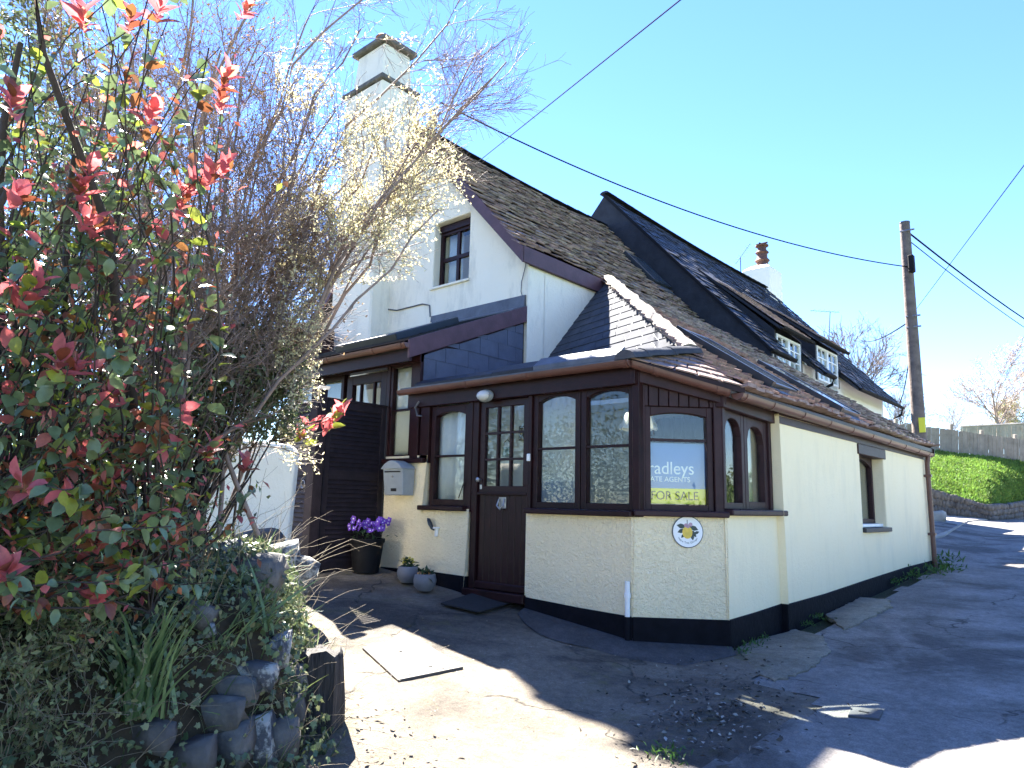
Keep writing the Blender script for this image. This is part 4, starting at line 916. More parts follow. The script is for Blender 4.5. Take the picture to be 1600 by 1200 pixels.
for r, z in [(.13, .10), (.15, .06), (.19, -.03), (.20, -.06)]:
    for k in range(nn_): mbp.v.append(np.array([-3.98+r*cos(2*pi*k/nn_), 6.45+r*sin(2*pi*k/nn_), 2.42+z-(.018*abs(sin(5*2*pi*k/nn_)) if z < -.04 else 0)]))
for i in range(3):
    for k in range(nn_): mbp.f.append([i*nn_+k, i*nn_+(k+1) % nn_, (i+1)*nn_+(k+1) % nn_, (i+1)*nn_+k])
mbp.build('lamp_shade', BLIND, pl_, smooth=True); MB().tube([(-3.98, 6.45, 2.52), (-3.98, 6.45, 2.78)], .006, 5).build('flex', WHITEP, pl_)
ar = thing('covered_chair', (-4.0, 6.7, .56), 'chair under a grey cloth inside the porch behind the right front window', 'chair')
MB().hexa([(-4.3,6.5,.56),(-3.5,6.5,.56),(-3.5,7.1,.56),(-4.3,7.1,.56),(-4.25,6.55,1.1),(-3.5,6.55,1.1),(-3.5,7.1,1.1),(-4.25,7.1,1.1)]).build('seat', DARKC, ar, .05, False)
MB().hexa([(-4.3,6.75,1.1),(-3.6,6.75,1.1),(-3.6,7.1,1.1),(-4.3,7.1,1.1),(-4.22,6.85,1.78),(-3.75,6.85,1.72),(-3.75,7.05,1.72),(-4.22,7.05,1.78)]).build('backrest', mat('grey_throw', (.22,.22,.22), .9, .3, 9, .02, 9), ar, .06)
hs = thing('hanging_sign', (-5.15, 5.74, 2.0), 'little green house sign hanging inside the middle pane of the door', 'sign')
MB().box(-5.21, -5.09, 5.70, 5.708, 2.05, 2.15).build('board', mat('sign_green', (.10, .16, .13), .6), hs); MB().tube([(-5.20, 5.704, 2.15), (-5.19, 5.704, 2.20), (-5.15, 5.704, 2.23), (-5.11, 5.704, 2.20), (-5.10, 5.704, 2.15)], .005, 5).build('cord', BLACK, hs)
# black-stained louvred gates
def gate_leaf(F, u0, u1, z0, z1, label, nsl, ring=None):
    g = thing('gate', F.P((u0+u1)/2, z0, 0), label, 'gate', None)
    s = .075
    for a, b in ((u0, u0+s), (u1-s, u1)): MB().fbox(F, a, b, z0, z1, -.022, .022).build('stile', GATEM, g, .004)
    for a, b in ((z0, z0+.12), ((z0+z1)/2-.05+.12, (z0+z1)/2+.05+.12), (z1-.09, z1)): MB().fbox(F, u0+s, u1-s, a, b, -.02, .02).build('rail', GATEM, g, .004)
    MB().fbox(F, u0-.01, u1+.01, z1, z1+.025, -.035, .035).build('capping', GATEM, g, .006)
    for k in range(nsl):
        z = z0+.12+(z1-z0-.21)*(k+.5)/nsl; h = (z1-z0-.21)/nsl*.62
        MB().prism([F.P(u0+s-.005, z-h, .016), F.P(u0+s-.005, z+h*.7, -.006), F.P(u0+s-.005, z+h*.7+.006, -.002), F.P(u0+s-.005, z-h+.004, .022)], F.u*(u1-u0-2*s+.01)).build('slat', GATEM, g)
    if ring:
        c = F.P(ring[0], ring[1], .03); MB().tube([c+F.u*.045*cos(q)+np.array([0, 0, .045*sin(q)]) for q in np.linspace(0, 2*pi, 15)], .006, 6).build('ring_handle', STEEL, g, smooth=True)
    return g
FG1 = Frame((-7.10, 0, 0), (0, 1, 0), (1, 0, 0))
gate_leaf(FG1, 4.72, 5.585, .74, 2.70, 'black slatted gate panel fixed against the cottage wall behind the flower pots', 34)
gp = np.array([-7.12, 4.64]); 
gpo = MB().box(-7.19, -7.05, 4.57, 4.70, .6, 2.80).prism([(-7.20, 4.56, 2.80), (-7.04, 4.56, 2.80), (-7.12, 4.635, 2.86)], (0, .15, 0)).build('gate_post', GATEM, None, .006); tag(gpo, 'black timber gate post between the two slatted gate panels', 'post')
gl = atX(445, 700, -7.12); dirg = norm(np.array([-.97, .12, 0])); FG2 = Frame((-7.20, 4.66, 0), dirg, norm(np.array([-.12, -.97, 0])))
gate_leaf(FG2, .0, .95, .86, 2.66, 'black slatted gate leaf with ring handle beside the white garden wall', 30, ring=(.16, 1.72))
# flower pots
def pot(name, x, y, prof, m, label, soil=True):
    z = float(gz(x, y))+.02; t = thing(name, (x, y, z), label, 'flower pot')
    MB().lathe((x, y, z), prof, 24).build('pot', m, t, smooth=True); return t, z
def blooms(t, x, y, z, n, R, H, m, size, seed, leafm, eye=None):
    rng = np.random.default_rng(seed); k = 70
    p = np.stack([x+rng.normal(size=k)*R*.5, y+rng.normal(size=k)*R*.5, z+rng.uniform(0, H*.8, k)], 1)
    V, F = instances(*SMALL, p, norm(rng.normal(size=(k, 3))+np.array([0, 0, .4])), np.array([[0, 0, 1.0]])+rng.normal(size=(k, 3))*.3, rng.uniform(.05, .09, k), .05)
    fobj('foliage', V, F, leafm, t, True)['kind'] = 'stuff'
    for i in range(n):
        a = rng.uniform(0, 2*pi); r = R*sqrt(rng.random()); c = np.array([x+r*cos(a), y+r*sin(a), z+H*rng.uniform(.55, 1.05)])
        nv = norm(np.array([rng.normal()*.4+.35, -.8+rng.normal()*.4, .35+rng.normal()*.3])); a1 = norm(np.cross(nv, [0, 0, 1.0])); a2 = np.cross(nv, a1)
        mb = MB(); kk = 5; s = size*rng.uniform(.8, 1.2)
        for q in range(kk):
            th = 2*pi*q/kk; dd = a1*cos(th)+a2*sin(th); sd = -a1*sin(th)+a2*cos(th)
            mb.add([c, c+dd*s*.6+sd*s*.42, c+dd*s*1.0+nv*.004, c+dd*s*.6-sd*s*.42], [(0, 1, 2, 3)])
        o = mb.build('flower', m, t)
        if eye: MB().add([c+nv*.004+a1*s*.28, c+nv*.004+a2*s*.28, c+nv*.004-a1*s*.28, c+nv*.004-a2*s*.28], [(0, 1, 2, 3)]).build('flower_eye', eye, o)
GLF = mat('pot_foliage', (.04, .075, .025), .6, .3, 20, trans=.25)
PUR = mat('purple_petal', (.17, .06, .50), .6, .25, 30, trans=.25, island=.2); YLW = mat('yellow_petal', (.60, .52, .06), .6, .25, 30, trans=.25); ORG = mat('orange_petal', (.50, .26, .10), .6, .3, 30, trans=.2); WEY = mat('petal_eye', (.80, .78, .85), .6)
POTB = mat('black_pot', (.008, .008, .010), .6, .2, spec=.15); POTG = mat('grey_pot', (.17, .17, .185), .6, .15, 8, .002, 40)
t, z = pot('flower_pot', -6.90, 5.26, [(.15,0),(.19,.33),(.205,.34),(.205,.38),(.18,.38),(.17,.33)], POTB, 'large black pot of purple and white pansies beside the gate panel'); blooms(t, -6.90, 5.26, z+.33, 46, .24, .26, PUR, .038, 1, GLF, WEY)
p = onground(637, 913); t, z = pot('flower_pot', p[0], p[1], [(.075,0),(.115,.05),(.125,.11),(.11,.17),(.10,.175),(.095,.15)], POTG, 'small round grey pot with yellow flowers by the wall'); blooms(t, p[0], p[1], z+.15, 16, .075, .11, YLW, .022, 2, GLF)
p = onground(663, 926); t, z = pot('flower_pot', p[0], p[1], [(.07,0),(.115,.05),(.125,.11),(.11,.17),(.10,.175),(.095,.15)], POTG, 'small round grey pot with faded orange flowers nearest the door'); blooms(t, p[0], p[1], z+.14, 8, .07, .07, ORG, .024, 3, GLF)
# doormat, covers
def flat_on_ground(name, pix, th, m, label, cat, lift=.035):
    P0 = [onground(*q) for q in pix]; mb = MB(); n = len(P0)
    zz = [float(gz(p[0], p[1]))+lift for p in P0]
    mb.add([np.array([p[0], p[1], z]) for p, z in zip(P0, zz)] + [np.array([p[0], p[1], z+th]) for p, z in zip(P0, zz)], [tuple(range(n-1, -1, -1)), tuple(range(n, 2*n))]+[(i, (i+1) % n, n+(i+1) % n, n+i) for i in range(n)])
    o = mb.build(name, m, None, .004); return tag(o, label, cat)
flat_on_ground('doormat', [(688, 950), (745, 932), (802, 948), (748, 964)], .016, mat('mat_fibre', (.018, .018, .02), .95, .4, 30, .01, 90), 'dark rubber doormat in front of the front door', 'doormat')
SLABM = mat('sunlit_slab_concrete', (.27, .245, .20), .9, 0, 4, .004, 40, .2, col2=(.36, .33, .28))
ac = thing('access_cover', onground(650, 1035), 'square concrete access cover set in the sunlit part of the driveway', 'cover')
for nm, pix, th, mm in (('cover_frame', [(566, 1016), (646, 998), (724, 1047), (622, 1068)], .012, mat('cover_frame_iron', (.07, .06, .05), .7, .3)), ('cover_slab', [(573, 1016.5), (646, 1001), (716, 1046), (623, 1063)], .016, SLABM)):
    P0 = [onground(*q) for q in pix]; z0_ = max(float(gz(p[0], p[1])) for p in P0); mb = MB()
    mb.hexa([np.array([p[0], p[1], float(gz(p[0], p[1]))-.02]) for p in P0]+[np.array([p[0], p[1], float(gz(p[0], p[1]))+.012+th]) for p in P0]); mb.f = [f[::-1] for f in mb.f]
    mb.build(nm, mm, ac, .004)
for q in [(622, 1022), (668, 1046)]:
    c = onground(*q)+np.array([0, 0, .027]); MB().box(c[0]-.04, c[0]+.04, c[1]-.012, c[1]+.012, c[2]-.005, c[2]+.0025).build('lifting_eye', BLACK, ac)
dr = thing('drain_cover', onground(1350, 1117), 'small rectangular iron cover set into the shaded lane', 'cover')
P0 = [onground(*q) for q in [(1325, 1122), (1330, 1108), (1380, 1113), (1374, 1127)]]
MB().hexa([p+np.array([0, 0, -.01]) for p in P0]+[p+np.array([0, 0, .018]) for p in P0]).build('plate', mat('iron_plate', (.06, .058, .06), .7, .3, 20, .004, 60), dr, .003)
c = onground(1350, 1117); MB().box(c[0]-.03, c[0]+.03, c[1]-.01, c[1]+.01, c[2], c[2]+.0215).build('keyhole', BLACK, dr)

# ================================================================== pole and wires
PY = 17.5; pt = atY(1413.5, 349, PY); pb = atY(1438, 700, PY); dirp = norm(pt-pb); pbase = pb+dirp*((.85-pb[2])/dirp[2])
pole = thing('utility_pole', pbase, 'tall brown wooden utility pole beyond the end of the lane wall', 'pole')
MB().tube([pbase, pbase+(pt-pbase)*.5, pt], [.155, .13, .105], 14).build('shaft', POLEM, pole, smooth=True)
MB().lathe(pt, [(.112, 0), (.112, .025), (.02, .05)], 12).build('cap', LEAD, pole)
c = atY(1421, 410, PY-.1); MB().box(c[0]-.02, c[0]+.10, c[1]-.08, c[1]+.08, c[2]-.24, c[2]+.16).build('junction_box', BLACKT, pole, .02)
c = atY(1440, 664, PY-.17); MB().box(c[0]-.05, c[0]+.07, c[1]-.01, c[1]+.02, c[2]-.16, c[2]+.16).build('warning_plate', SY, pole)
for q in (362, 495, 512): c = atY(1417+(q-350)*.07, q, PY); MB().tube([c-np.array([.13, .1, 0]), c+np.array([.16, -.08, 0])], .02, 6).build('bolt', STEEL, pole)
WIRE = mat('black_wire', (.015, .015, .016), .9, spec=.03)
def cable(pts, label, r=.012, sag=0.0, group=None):
    a, b = np.array(pts[0]), np.array(pts[-1]); n = 26
    P = [a+(b-a)*t-np.array([0, 0, sag*4*t*(1-t)]) for t in np.linspace(0, 1, n)]
    return tag(MB().tube(P, r, 5).build('overhead_cable', WIRE, None, 0, True), label, 'cable', group)
cable([atY(688, 160, 7.3), atY(1418, 417, PY-.1)], 'overhead cable from the chimney to the pole, sagging over the roofs', .013, .45)
_a, _b = D(1068, -4, 5.2), atY(748, 252, 7.2)
cable([_b+(_a-_b)*3.2, _b], 'thin cable dropping from the sky to the gable bargeboard', .006, .0)
cable([atY(1418, 362, PY), D(1800, 560, 60)], 'thick cable from the pole top sagging away to the right', .022, 1.6)
cable([atY(1418, 374, PY), D(1800, 575, 60)], 'thin cable just below the thick one leaving the pole top', .012, 1.6)
_a, _b = D(1430, 485, 34), D(1640, 205, 14)
cable([_a, _a+(_b-_a)*1.5], 'thin cable crossing behind the pole, rising steeply to the right', .011, .0)
cable([atY(1424, 500, PY), D(1340, 528, 60)], 'faint cable from mid pole running left behind the bare tree', .02, .4)
cable([atY(1425, 512, PY), np.array([E2X, Y1-.1, 4.6])], 'cable from mid pole down to the gutter corner of the slate roof', .013, .25)
cable([D(1640, 440, 45), D(1570, 590, 45)], 'stay wire with insulator coming down by the blossoming tree', .012, .0)
# ================================================================== far end of the lane: rubble wall, bank, fences
rng = np.random.default_rng(21)
WPIX = [(1395, 812, 752), (1448, 813, 765), (1482, 814, 774), (1519, 816, 784), (1539, 824, 789), (1570, 819, 787), (1600, 813, 782), (1680, 800, 768)]
WDEP = [23.5, 23.5, 23.8, 24, 24, 26, 28, 34]
wb = [D(x, b, d) for (x, b, t), d in zip(WPIX, WDEP)]; wt_ = [D(x, t, d) for (x, b, t), d in zip(WPIX, WDEP)]
sw = thing('stone_wall', wb[3], 'dark rubble retaining wall curving below the grass bank', 'wall')
def lerp_poly(P, t): 
    P = np.array(P); k = t*(len(P)-1); i = min(int(k), len(P)-2); return P[i]+(P[i+1]-P[i])*(k-i)
def stone(c, ex, ey, ez, rng, m, parent, name='stone', sub=2):
    """rounded, uneven block"""
    n = sub+1; pts = {}; 
    import itertools
    V = []; F = []; idx = {}
    def vid(p):
        k = tuple(np.round(p, 4))
        if k not in idx: idx[k] = len(V); V.append(np.array(p, float))
        return idx[k]
    g = np.linspace(-1, 1, n)
    for ax in range(3):
        for sgn in (-1, 1):
            for i in range(n-1):
                for j in range(n-1):
                    q = []
                    for (a, b) in ((i, j), (i+1, j), (i+1, j+1), (i, j+1)):
                        p = [0, 0, 0]; p[ax] = sgn; p[(ax+1) % 3] = g[a]; p[(ax+2) % 3] = g[b]; q.append(vid(p))
                    F.append(q if sgn > 0 else q[::-1])
    V = np.array(V); r = np.linalg.norm(V, axis=1, keepdims=True); V = V*(.74+.26/r*1.12) + rng.normal(size=V.shape)*.12
    W = c + V[:, :1]*ex + V[:, 1:2]*ey + V[:, 2:]*ez
    return fobj(name, W, np.array(F), m, parent, False)
# core and stones
mbw = MB(); nseg = 40
for i in range(nseg):
    a0, a1, b0, b1 = lerp_poly(wb, i/nseg), lerp_poly(wb, (i+1)/nseg), lerp_poly(wt_, i/nseg), lerp_poly(wt_, (i+1)/nseg)
    back = np.array([-.25, .9, 0])*.5+FW*.0
    off = np.array([-.15, .45, 0])
    mbw.hexa([a0-[0, 0, .3]+off*.3, a1-[0, 0, .3]+off*.3, a1-[0, 0, .3]+off, a0-[0, 0, .3]+off, b0+off*.3-[0,0,.05], b1+off*.3-[0,0,.05], b1+off, b0+off])
mbw.build('core', STONE2, sw)
for r in range(4):
    for i in range(46):
        t = (i+.5*(r % 2)+rng.uniform(-.1, .1))/46
        if not 0 <= t < .999: continue
        a, b = lerp_poly(wb, t), lerp_poly(wt_, t); a2 = lerp_poly(wb, min(1, t+1/46)); ex = (a2-a)*.5; h = b-a
        if np.linalg.norm(ex) < .02: continue
        c = a+ex+h*(r+.5)/4
        nrm = norm(np.array([ex[1], -ex[0], 0])); nrm = nrm if nrm@FW < 0 else -nrm
        stone(c+nrm*.0, ex*1.06, nrm*.17, h/8*1.15, rng, STONE2, sw)
blk = stone(D(1459, 808, 20.5), norm(RT)*.24, norm(np.array([-.67, .74, 0]))*.22, np.array([0, 0, .18]), rng, CONC, None, 'step_block', 3)
tag(blk, 'low concrete step block in front of the rubble wall', 'block')
kb = MB().prism([D(1519, 829, 21.5), D(1530, 824, 22.4), D(1523, 820, 22.6), D(1513, 825, 21.8)], (0, 0, .05)).build('kerb_stone', mat('yellow_kerb', (.50, .38, .08), .8, .3, 9), None, .01); tag(kb, 'short yellow painted kerb stone at the corner of the concrete yard', 'kerb')
# pale concrete yard beyond the lane wall
Pq = [D(1400, 868, 15.0), D(1455, 869, 15.0), D(1478, 867, 15.6), D(1492, 850, 17), D(1513, 829, 21.5), D(1540, 826, 23.6), D(1600, 817, 27.5), D(1600, 812, 29), D(1440, 812, 24), D(1400, 812, 24)]
yz = lambda p: float(gz(p[0], p[1]))+.035
Pq = [np.array([p[0], p[1], max(p[2], yz(p))]) for p in Pq]
yd = MB().add([(p[0], p[1], p[2]) for p in Pq]+[(p[0], p[1], p[2]-.25) for p in Pq], [tuple(range(len(Pq)))]+[(i, len(Pq)+i, len(Pq)+(i+1) % len(Pq), (i+1) % len(Pq)) for i in range(len(Pq))]).build('concrete_yard', CONC, None); yd['kind'] = 'structure'
# grass bank between the wall top and the fence
FPIX = [(1392, 700), (1450, 706), (1500, 711), (1550, 715), (1600, 720), (1680, 728)]; FD = [31, 31, 31, 31, 31.5, 34]
fbp = [D(x, y, d) for (x, y), d in zip(FPIX, FD)]
nu, nv = 60, 22; V = []
for i in range(nu):
    a = lerp_poly(wt_, i/(nu-1))+np.array([0, 0, -.04]); b = lerp_poly(fbp, i/(nu-1))
    for j in range(nv):
        t = j/(nv-1); p = a+(b-a)*t; p[2] += .35*sin(pi*t)*.6 + .10*float(wav(p[0], p[1], .9)); V.append(p)
for i in range(nu): b = V[i*nv+nv-1]; 
F = [(i*nv+j, (i+1)*nv+j, (i+1)*nv+j+1, i*nv+j+1) for i in range(nu-1) for j in range(nv-1)]
GRS = mat('bank_turf', (.045, .085, .015), .9, .4, 2.5, .05, 9, .1)
V = np.array(V); bank_r = fobj('grass_bank', V, np.array(F), GRS, None, True); bank_r['kind'] = 'structure'
# level ground behind the fence
MB().add([fbp[0], fbp[-1], fbp[-1]+np.array([-10, 40, .5]), fbp[0]+np.array([-10, 40, .5])], [(0, 1, 2, 3)]).build('upper_ground', GRS)['kind'] = 'structure'
k = 32000; Fa = np.array(F); fi = rng.integers(0, len(Fa), k); uv = rng.random((k, 2, 1))
Q = V[Fa[fi]]; p = (Q[:, 0]*(1-uv[:, 0])+Q[:, 1]*uv[:, 0])*(1-uv[:, 1])+(Q[:, 3]*(1-uv[:, 0])+Q[:, 2]*uv[:, 0])*uv[:, 1]
dirs = norm(rng.normal(size=(k, 3))*.45+np.array([.1, -.25, .9]))
GB = mat('bank_grass', (.13, .22, .035), .7, .35, 1.6, trans=.35, island=.3)
Vg, Fg = instances(*SMALL, p, dirs, rng.normal(size=(k, 3))+np.array([0, -1.0, .3]), rng.uniform(.06, .16, k)*(1+.7*np.clip(wav(p[:, 0], p[:, 1], 1.6), -.5, 1)), rng.uniform(.05, .09, k))
tag(fobj('grass', Vg, Fg, GB), 'lush green grass covering the bank below the fence', 'grass', kind='stuff')
# fences
def fence(label, top, bot, nboards, m, posts=()):
    f = thing('fence', bot[len(bot)//2], label, 'fence')
    nrm = norm(np.array([.67, -.74, 0]))
    for i in range(nboards):
        t0, t1 = i/nboards, (i+.94)/nboards
        a, b, c, d = lerp_poly(bot, t0), lerp_poly(bot, t1), lerp_poly(top, t1), lerp_poly(top, t0)
        o = nrm*rng.uniform(0, .035); jz = np.array([0, 0, rng.normal()*.012])
        MB().prism([a+o, b+o, c+o+jz, d+o+jz], nrm*.02).build('board', m, f)
    for t in (.22, .75):
        q = [lerp_poly(bot, s)+(lerp_poly(top, s)-lerp_poly(bot, s))*t-nrm*.06 for s in np.linspace(0, 1, 9)]
        MB().tube(q, .05, 4).build('rail', m, f)
    for t, h in posts:
        a, b = lerp_poly(bot, t), lerp_poly(top, t); u = norm(b-a)*h
        MB().tube([a-nrm*.12, b-nrm*.12+u], .085, 4).build('post', m, f)
    return f
ftop = [D(x, y, 31) for x, y in [(1398, 668), (1415, 660.5), (1443, 666), (1491, 672.5), (1545, 680), (1600, 687), (1680, 697)]]
fbot = [D(x, y, 31) for x, y in [(1398, 702), (1415, 704), (1443, 707), (1491, 713), (1545, 717), (1600, 722), (1680, 730)]]
fence('weathered vertical board fence along the top of the grass bank', ftop, fbot, 110, WOODG, [(.04, .35), (.49, .28), (.64, .2), (.8, .2)])
WOODL = mat('pale_fence_wood', (.30, .26, .20), .85, 0, 3, .004, 30, .2, col2=(.42, .38, .31), island=.2)
gt = [D(x, y, 37) for x, y in [(1500, 668), (1600, 663), (1690, 659)]]; gb2 = [D(x, y, 37) for x, y in [(1500, 705), (1600, 700), (1690, 696)]]
f2 = fence('paler panel fence standing behind the weathered board fence', gt, gb2, 60, WOODL, [(.16, .1), (.42, .12)])
MB().tube([p+np.array([0, 0, .04]) for p in gt], .06, 4).build('coping', WOODL, f2)

# ================================================================== bare trees
TWIG = mat('grey_brown_twig', (.13, .10, .09), .85, .3, 6); TWIG_R = mat('red_brown_twig', (.25, .19, .17), .75, .3, 6, spec=.4); TWIG_P = mat('pale_twig', (.26, .20, .17), .85, .2, 6)
def bare_tree(label, base, height, seed, m, r0=.12, n1=9, n2=7, n3=6, n4=4, leaf=None, nleaf=0, lsize=.05, spreadbase=.8, group=None, cat='tree', ltrans=.4):
    rng = np.random.default_rng(seed); base = np.array(base, float); t = thing('tree', base, label, cat, group)
    P, R = stems(rng, [base], [base+np.array([rng.normal()*.3, rng.normal()*.3, height*.72])], r0, 9, .12)
    V, F = tubes(P, R, 7); fobj('trunk', V, F, m, t, True)
    a, ra = spawn(rng, P, R, n1, .25, .98, (.35, spreadbase), height*.52, .55, 7, .10, .14)
    b, rb = spawn(rng, a, ra, n2, .15, 1, (.3, .8), height*.26, .55, 6, .12, .16)
    c, rc = spawn(rng, b, rb, n3, .15, 1, (.3, .9), height*.13, .6, 5, .10, .18)
    d, rd = spawn(rng, c, rc, n4, .15, 1, (.3, .9), height*.07, .7, 4, .08, .2)
    mr = height*.0011
    V, F = join([tubes(a, ra, 5), tubes(b, np.maximum(rb, mr*1.2), 4), tubes(c, np.maximum(rc, mr), 3), tubes(d, np.maximum(rd, mr*.8), 3)]); fobj('crown', V, F, m, t)
    if leaf is not None:
        q = d.reshape(-1, 3); q = q[rng.integers(0, len(q), nleaf)]+rng.normal(size=(nleaf, 3))*.02
        V, F = instances(*SMALL, q, rng.normal(size=(nleaf, 3)), rng.normal(size=(nleaf, 3)), rng.uniform(.6, 1.3, nleaf)*lsize, lsize*.9); fobj('blossom', V, F, leaf, t)['kind'] = 'stuff'
    return t
def gnd(x, y, d, z): p = D(x, y, d); return (p[0], p[1], z)
bare_tree('bare branching tree rising behind the far end of the slate roof', gnd(1325, 600, 40, 1.5), 10.5, 2, TWIG, .2, 11, 7, 6, 3)
bare_tree('bare tree low behind the slate roof corner beside the pole', gnd(1398, 640, 46, 1.5), 7.6, 3, TWIG, .13, 10, 7, 6, 3)
BLO = mat('pale_blossom', (.72, .62, .52), .8, .15, 3, trans=.4)
bare_tree('small tree in pale blossom behind the fences', gnd(1560, 660, 40, 3.6), 7.0, 4, TWIG_P, .12, 12, 7, 6, 4, BLO, 6000, .06, 1.0)
bare_tree('thin leafless sapling between the pole and the blossoming tree', gnd(1478, 660, 44, 3.6), 4.6, 6, TWIG_P, .07, 9, 6, 5, 3)
bare_tree('small yellow green leafing tree at the end of the pale fence', gnd(1618, 660, 42, 3.6), 5.0, 8, TWIG_P, .1, 10, 6, 6, 4, mat('yellow_green_leaf', (.30, .34, .08), .7, .3, 3, trans=.4), 5000, .09)
# ================================================================== left bank, garden wall, stones
rng = np.random.default_rng(31)
BP = np.array([(-3.12, -6), (-3.12, .2), (-3.2, 1.3), (-3.42, 2.35), (-4.25, 2.95), (-5.25, 3.45), (-6.1, 4.05), (-6.75, 4.35), (-12.5, 5.0), (-12.5, -6)], float)
def inside_dist(x, y):
    """distance inside the bank outline (negative outside)"""
    x = np.asarray(x, float); y = np.asarray(y, float); best = np.full(x.shape, 1e9); ins = np.zeros(x.shape, bool); n = len(BP)
    for i in range(n):
        a, b = BP[i], BP[(i+1) % n]; dx, dy = b-a
        t = np.clip(((x-a[0])*dx+(y-a[1])*dy)/(dx*dx+dy*dy), 0, 1)
        if i < 8: best = np.minimum(best, np.hypot(x-a[0]-t*dx, y-a[1]-t*dy))
        c = ((a[1] > y) != (b[1] > y)) & (x < (b[0]-a[0])*(y-a[1])/(b[1]-a[1]+1e-12)+a[0]); ins ^= c
    return np.where(ins, best, -best)
def bank_h(x, y):
    d = inside_dist(x, y); near = np.clip((-3.0-np.asarray(x))/3.6, 0, 1)
    H = .95-.35*np.clip((-np.asarray(x)-5.0)/1.6, 0, 1)
    s = np.clip(d/.42, 0, 1); s = s*s*(3-2*s)
    return gz(np.maximum(x, -3.2), y)-.05 + np.where(d > 0, s*H + .30*np.clip(d-.3, 0, 1.6)*(1-.8*np.clip((-np.asarray(x)-5.0)/1.6, 0, 1)), -.05) + .06*wav(x, y, 2.2)*(d > .1)
xs = np.arange(-11, -2.9, .09); ys = np.arange(-3.2, 5.1, .09)
grid('earth_bank', xs, ys, bank_h, EARTH, keep=lambda x, y: inside_dist(x, y) > -.06)
# garden wall, white, rounded end
e0, e1 = D(459, 760, 7.15), D(300, 760, 7.0); u = norm(np.array([e0[0]-e1[0], e0[1]-e1[1], 0])); L = np.linalg.norm((e0-e1)[:2])
FWG = Frame((e1[0], e1[1], 0), u, norm(np.array([u[1], -u[0], 0])))
top = D(420, 691, 7.15)[2]; arc = [(L-.10+.10*sin(q), top-.13+.12*cos(q)) for q in np.linspace(0, pi/2, 6)]
gw = MB().fpoly(FWG, [(0, .5), (L-.05, .5), (L-.02, 1.3)]+arc[::-1]+[(.4, top+.02), (0, top)], -.28, 0).build('garden_wall', PUREW, None, .03, False, 2)
tag(gw, 'white painted garden wall with rounded end between the hedge and the black gate', 'wall')
# stones of the bank face: march the sight line to the bank surface
def bank_depth(px_, py_, dep):
    dd = np.arange(1.8, 9, .03); p = EYE[None]+ray(px_, py_)[None]*dd[:, None]
    lo = p[:, 2] < 2.2; p = p[lo]; dd = dd[lo]
    if not len(dd): return dep
    ok = np.where((p[:, 2] < bank_h(p[:, 0], p[:, 1])) & (inside_dist(p[:, 0], p[:, 1]) > -.05))[0]
    if len(ok): return float(dd[ok[0]])-.02
    return dep
bw = thing('stone_bank', (-3.6, 2.4, .2), 'mossy rubble stones facing the planted bank beside the driveway', 'stone wall')
STC = []
def pst(px_, py_, dep, w_, h_, m, tl=0, nm='stone', par=bw, sub=2, dp=None):
    dep = bank_depth(px_, py_, dep); c = D(px_, py_, dep); k = dep/FPX; STC.append((*c, (.5*max(w_, h_)+5)*k)); ex = RT*cos(tl)*w_*k/2+UP*sin(tl)*w_*k/2; ez = (UP*cos(tl)-RT*sin(tl))*h_*k/2; ey = norm(np.cross(ez, ex))*(dp if dp else min(w_, h_)*k*.5)
    return stone(c, ex, ey, ez, rng, m, par, nm, sub)
for a in [(358, 878, 6.1, 42, 60, LICHEN, .25), (402, 900, 6.0, 66, 64, STONE, -.1), (440, 885, 6.2, 52, 70, LICHEN, .1), (468, 905, 6.3, 40, 70, LICHEN, -.35), (448, 945, 6.0, 50, 44, LICHEN, .1),
          (310, 962, 5.2, 46, 38, STONE, -.4), (322, 985, 5.1, 24, 20, LICHEN, 0), (430, 1020, 5.2, 44, 46, LICHEN, .2), (462, 985, 5.6, 30, 60, STONE, .1), (452, 1062, 5.0, 60, 50, STONE, -.05), (470, 1022, 5.4, 30, 40, STONE, 0),
          (395, 1052, 4.7, 70, 34, LICHEN, -.12), (365, 1078, 4.4, 74, 40, STONE, -.1), (340, 1115, 4.2, 80, 44, STONE, .1), (408, 1160, 4.0, 44, 90, LICHEN, .15), (440, 1155, 4.05, 44, 62, STONE, .0), (360, 1165, 3.95, 60, 60, STONE, 0),
          (415, 845, 6.5, 50, 36, STONE, 0), (385, 850, 6.4, 36, 34, STONE, .2), (300, 1180, 3.8, 70, 50, STONE2, .1), (240, 1150, 3.7, 60, 40, STONE2, -.1), (455, 1110, 4.6, 40, 50, STONE, .1), (480, 1075, 5.0, 36, 34, STONE, .3)]: pst(*a)
STC = np.array(STC)
sb_ = D(497, 1142, 4.25); gq = float(gz(sb_[0], sb_[1]))
mbs = MB(); n = 14; ringz = [gq-.05, gq+.12, gq+.26, gq+.40, gq+.43]
for zi, z in enumerate(ringz):
    for k in range(n):
        q = 2*pi*k/n; sx = (abs(cos(q))**.6)*np.sign(cos(q)); sy = (abs(sin(q))**.6)*np.sign(sin(q)); rr = (.135+.012*sin(3.3*k)+.01*sin(7.1*k+zi))*(1.06-.05*zi if zi < 4 else .80)
        mbs.v.append(sb_*[1, 1, 0]+np.array([0, 0, z+(.02*sin(k*1.9) if zi > 2 else 0)])+RT*[1, 1, 0]*sx*rr+_F*sy*rr*.9)
for zi in range(4):
    for k in range(n): mbs.f.append([zi*n+k, zi*n+(k+1) % n, (zi+1)*n+(k+1) % n, (zi+1)*n+k])
mbs.f.append([4*n+k for k in range(n)])
STUMP = mat('weathered_block', (.018, .016, .016), .85, 0, 5, .02, 12, .3, col2=(.075, .07, .066))
smp = STUMP.node_tree; mpn = smp.nodes.new('ShaderNodeMapping'); mpn.inputs['Scale'].default_value = (5, 5, .5)
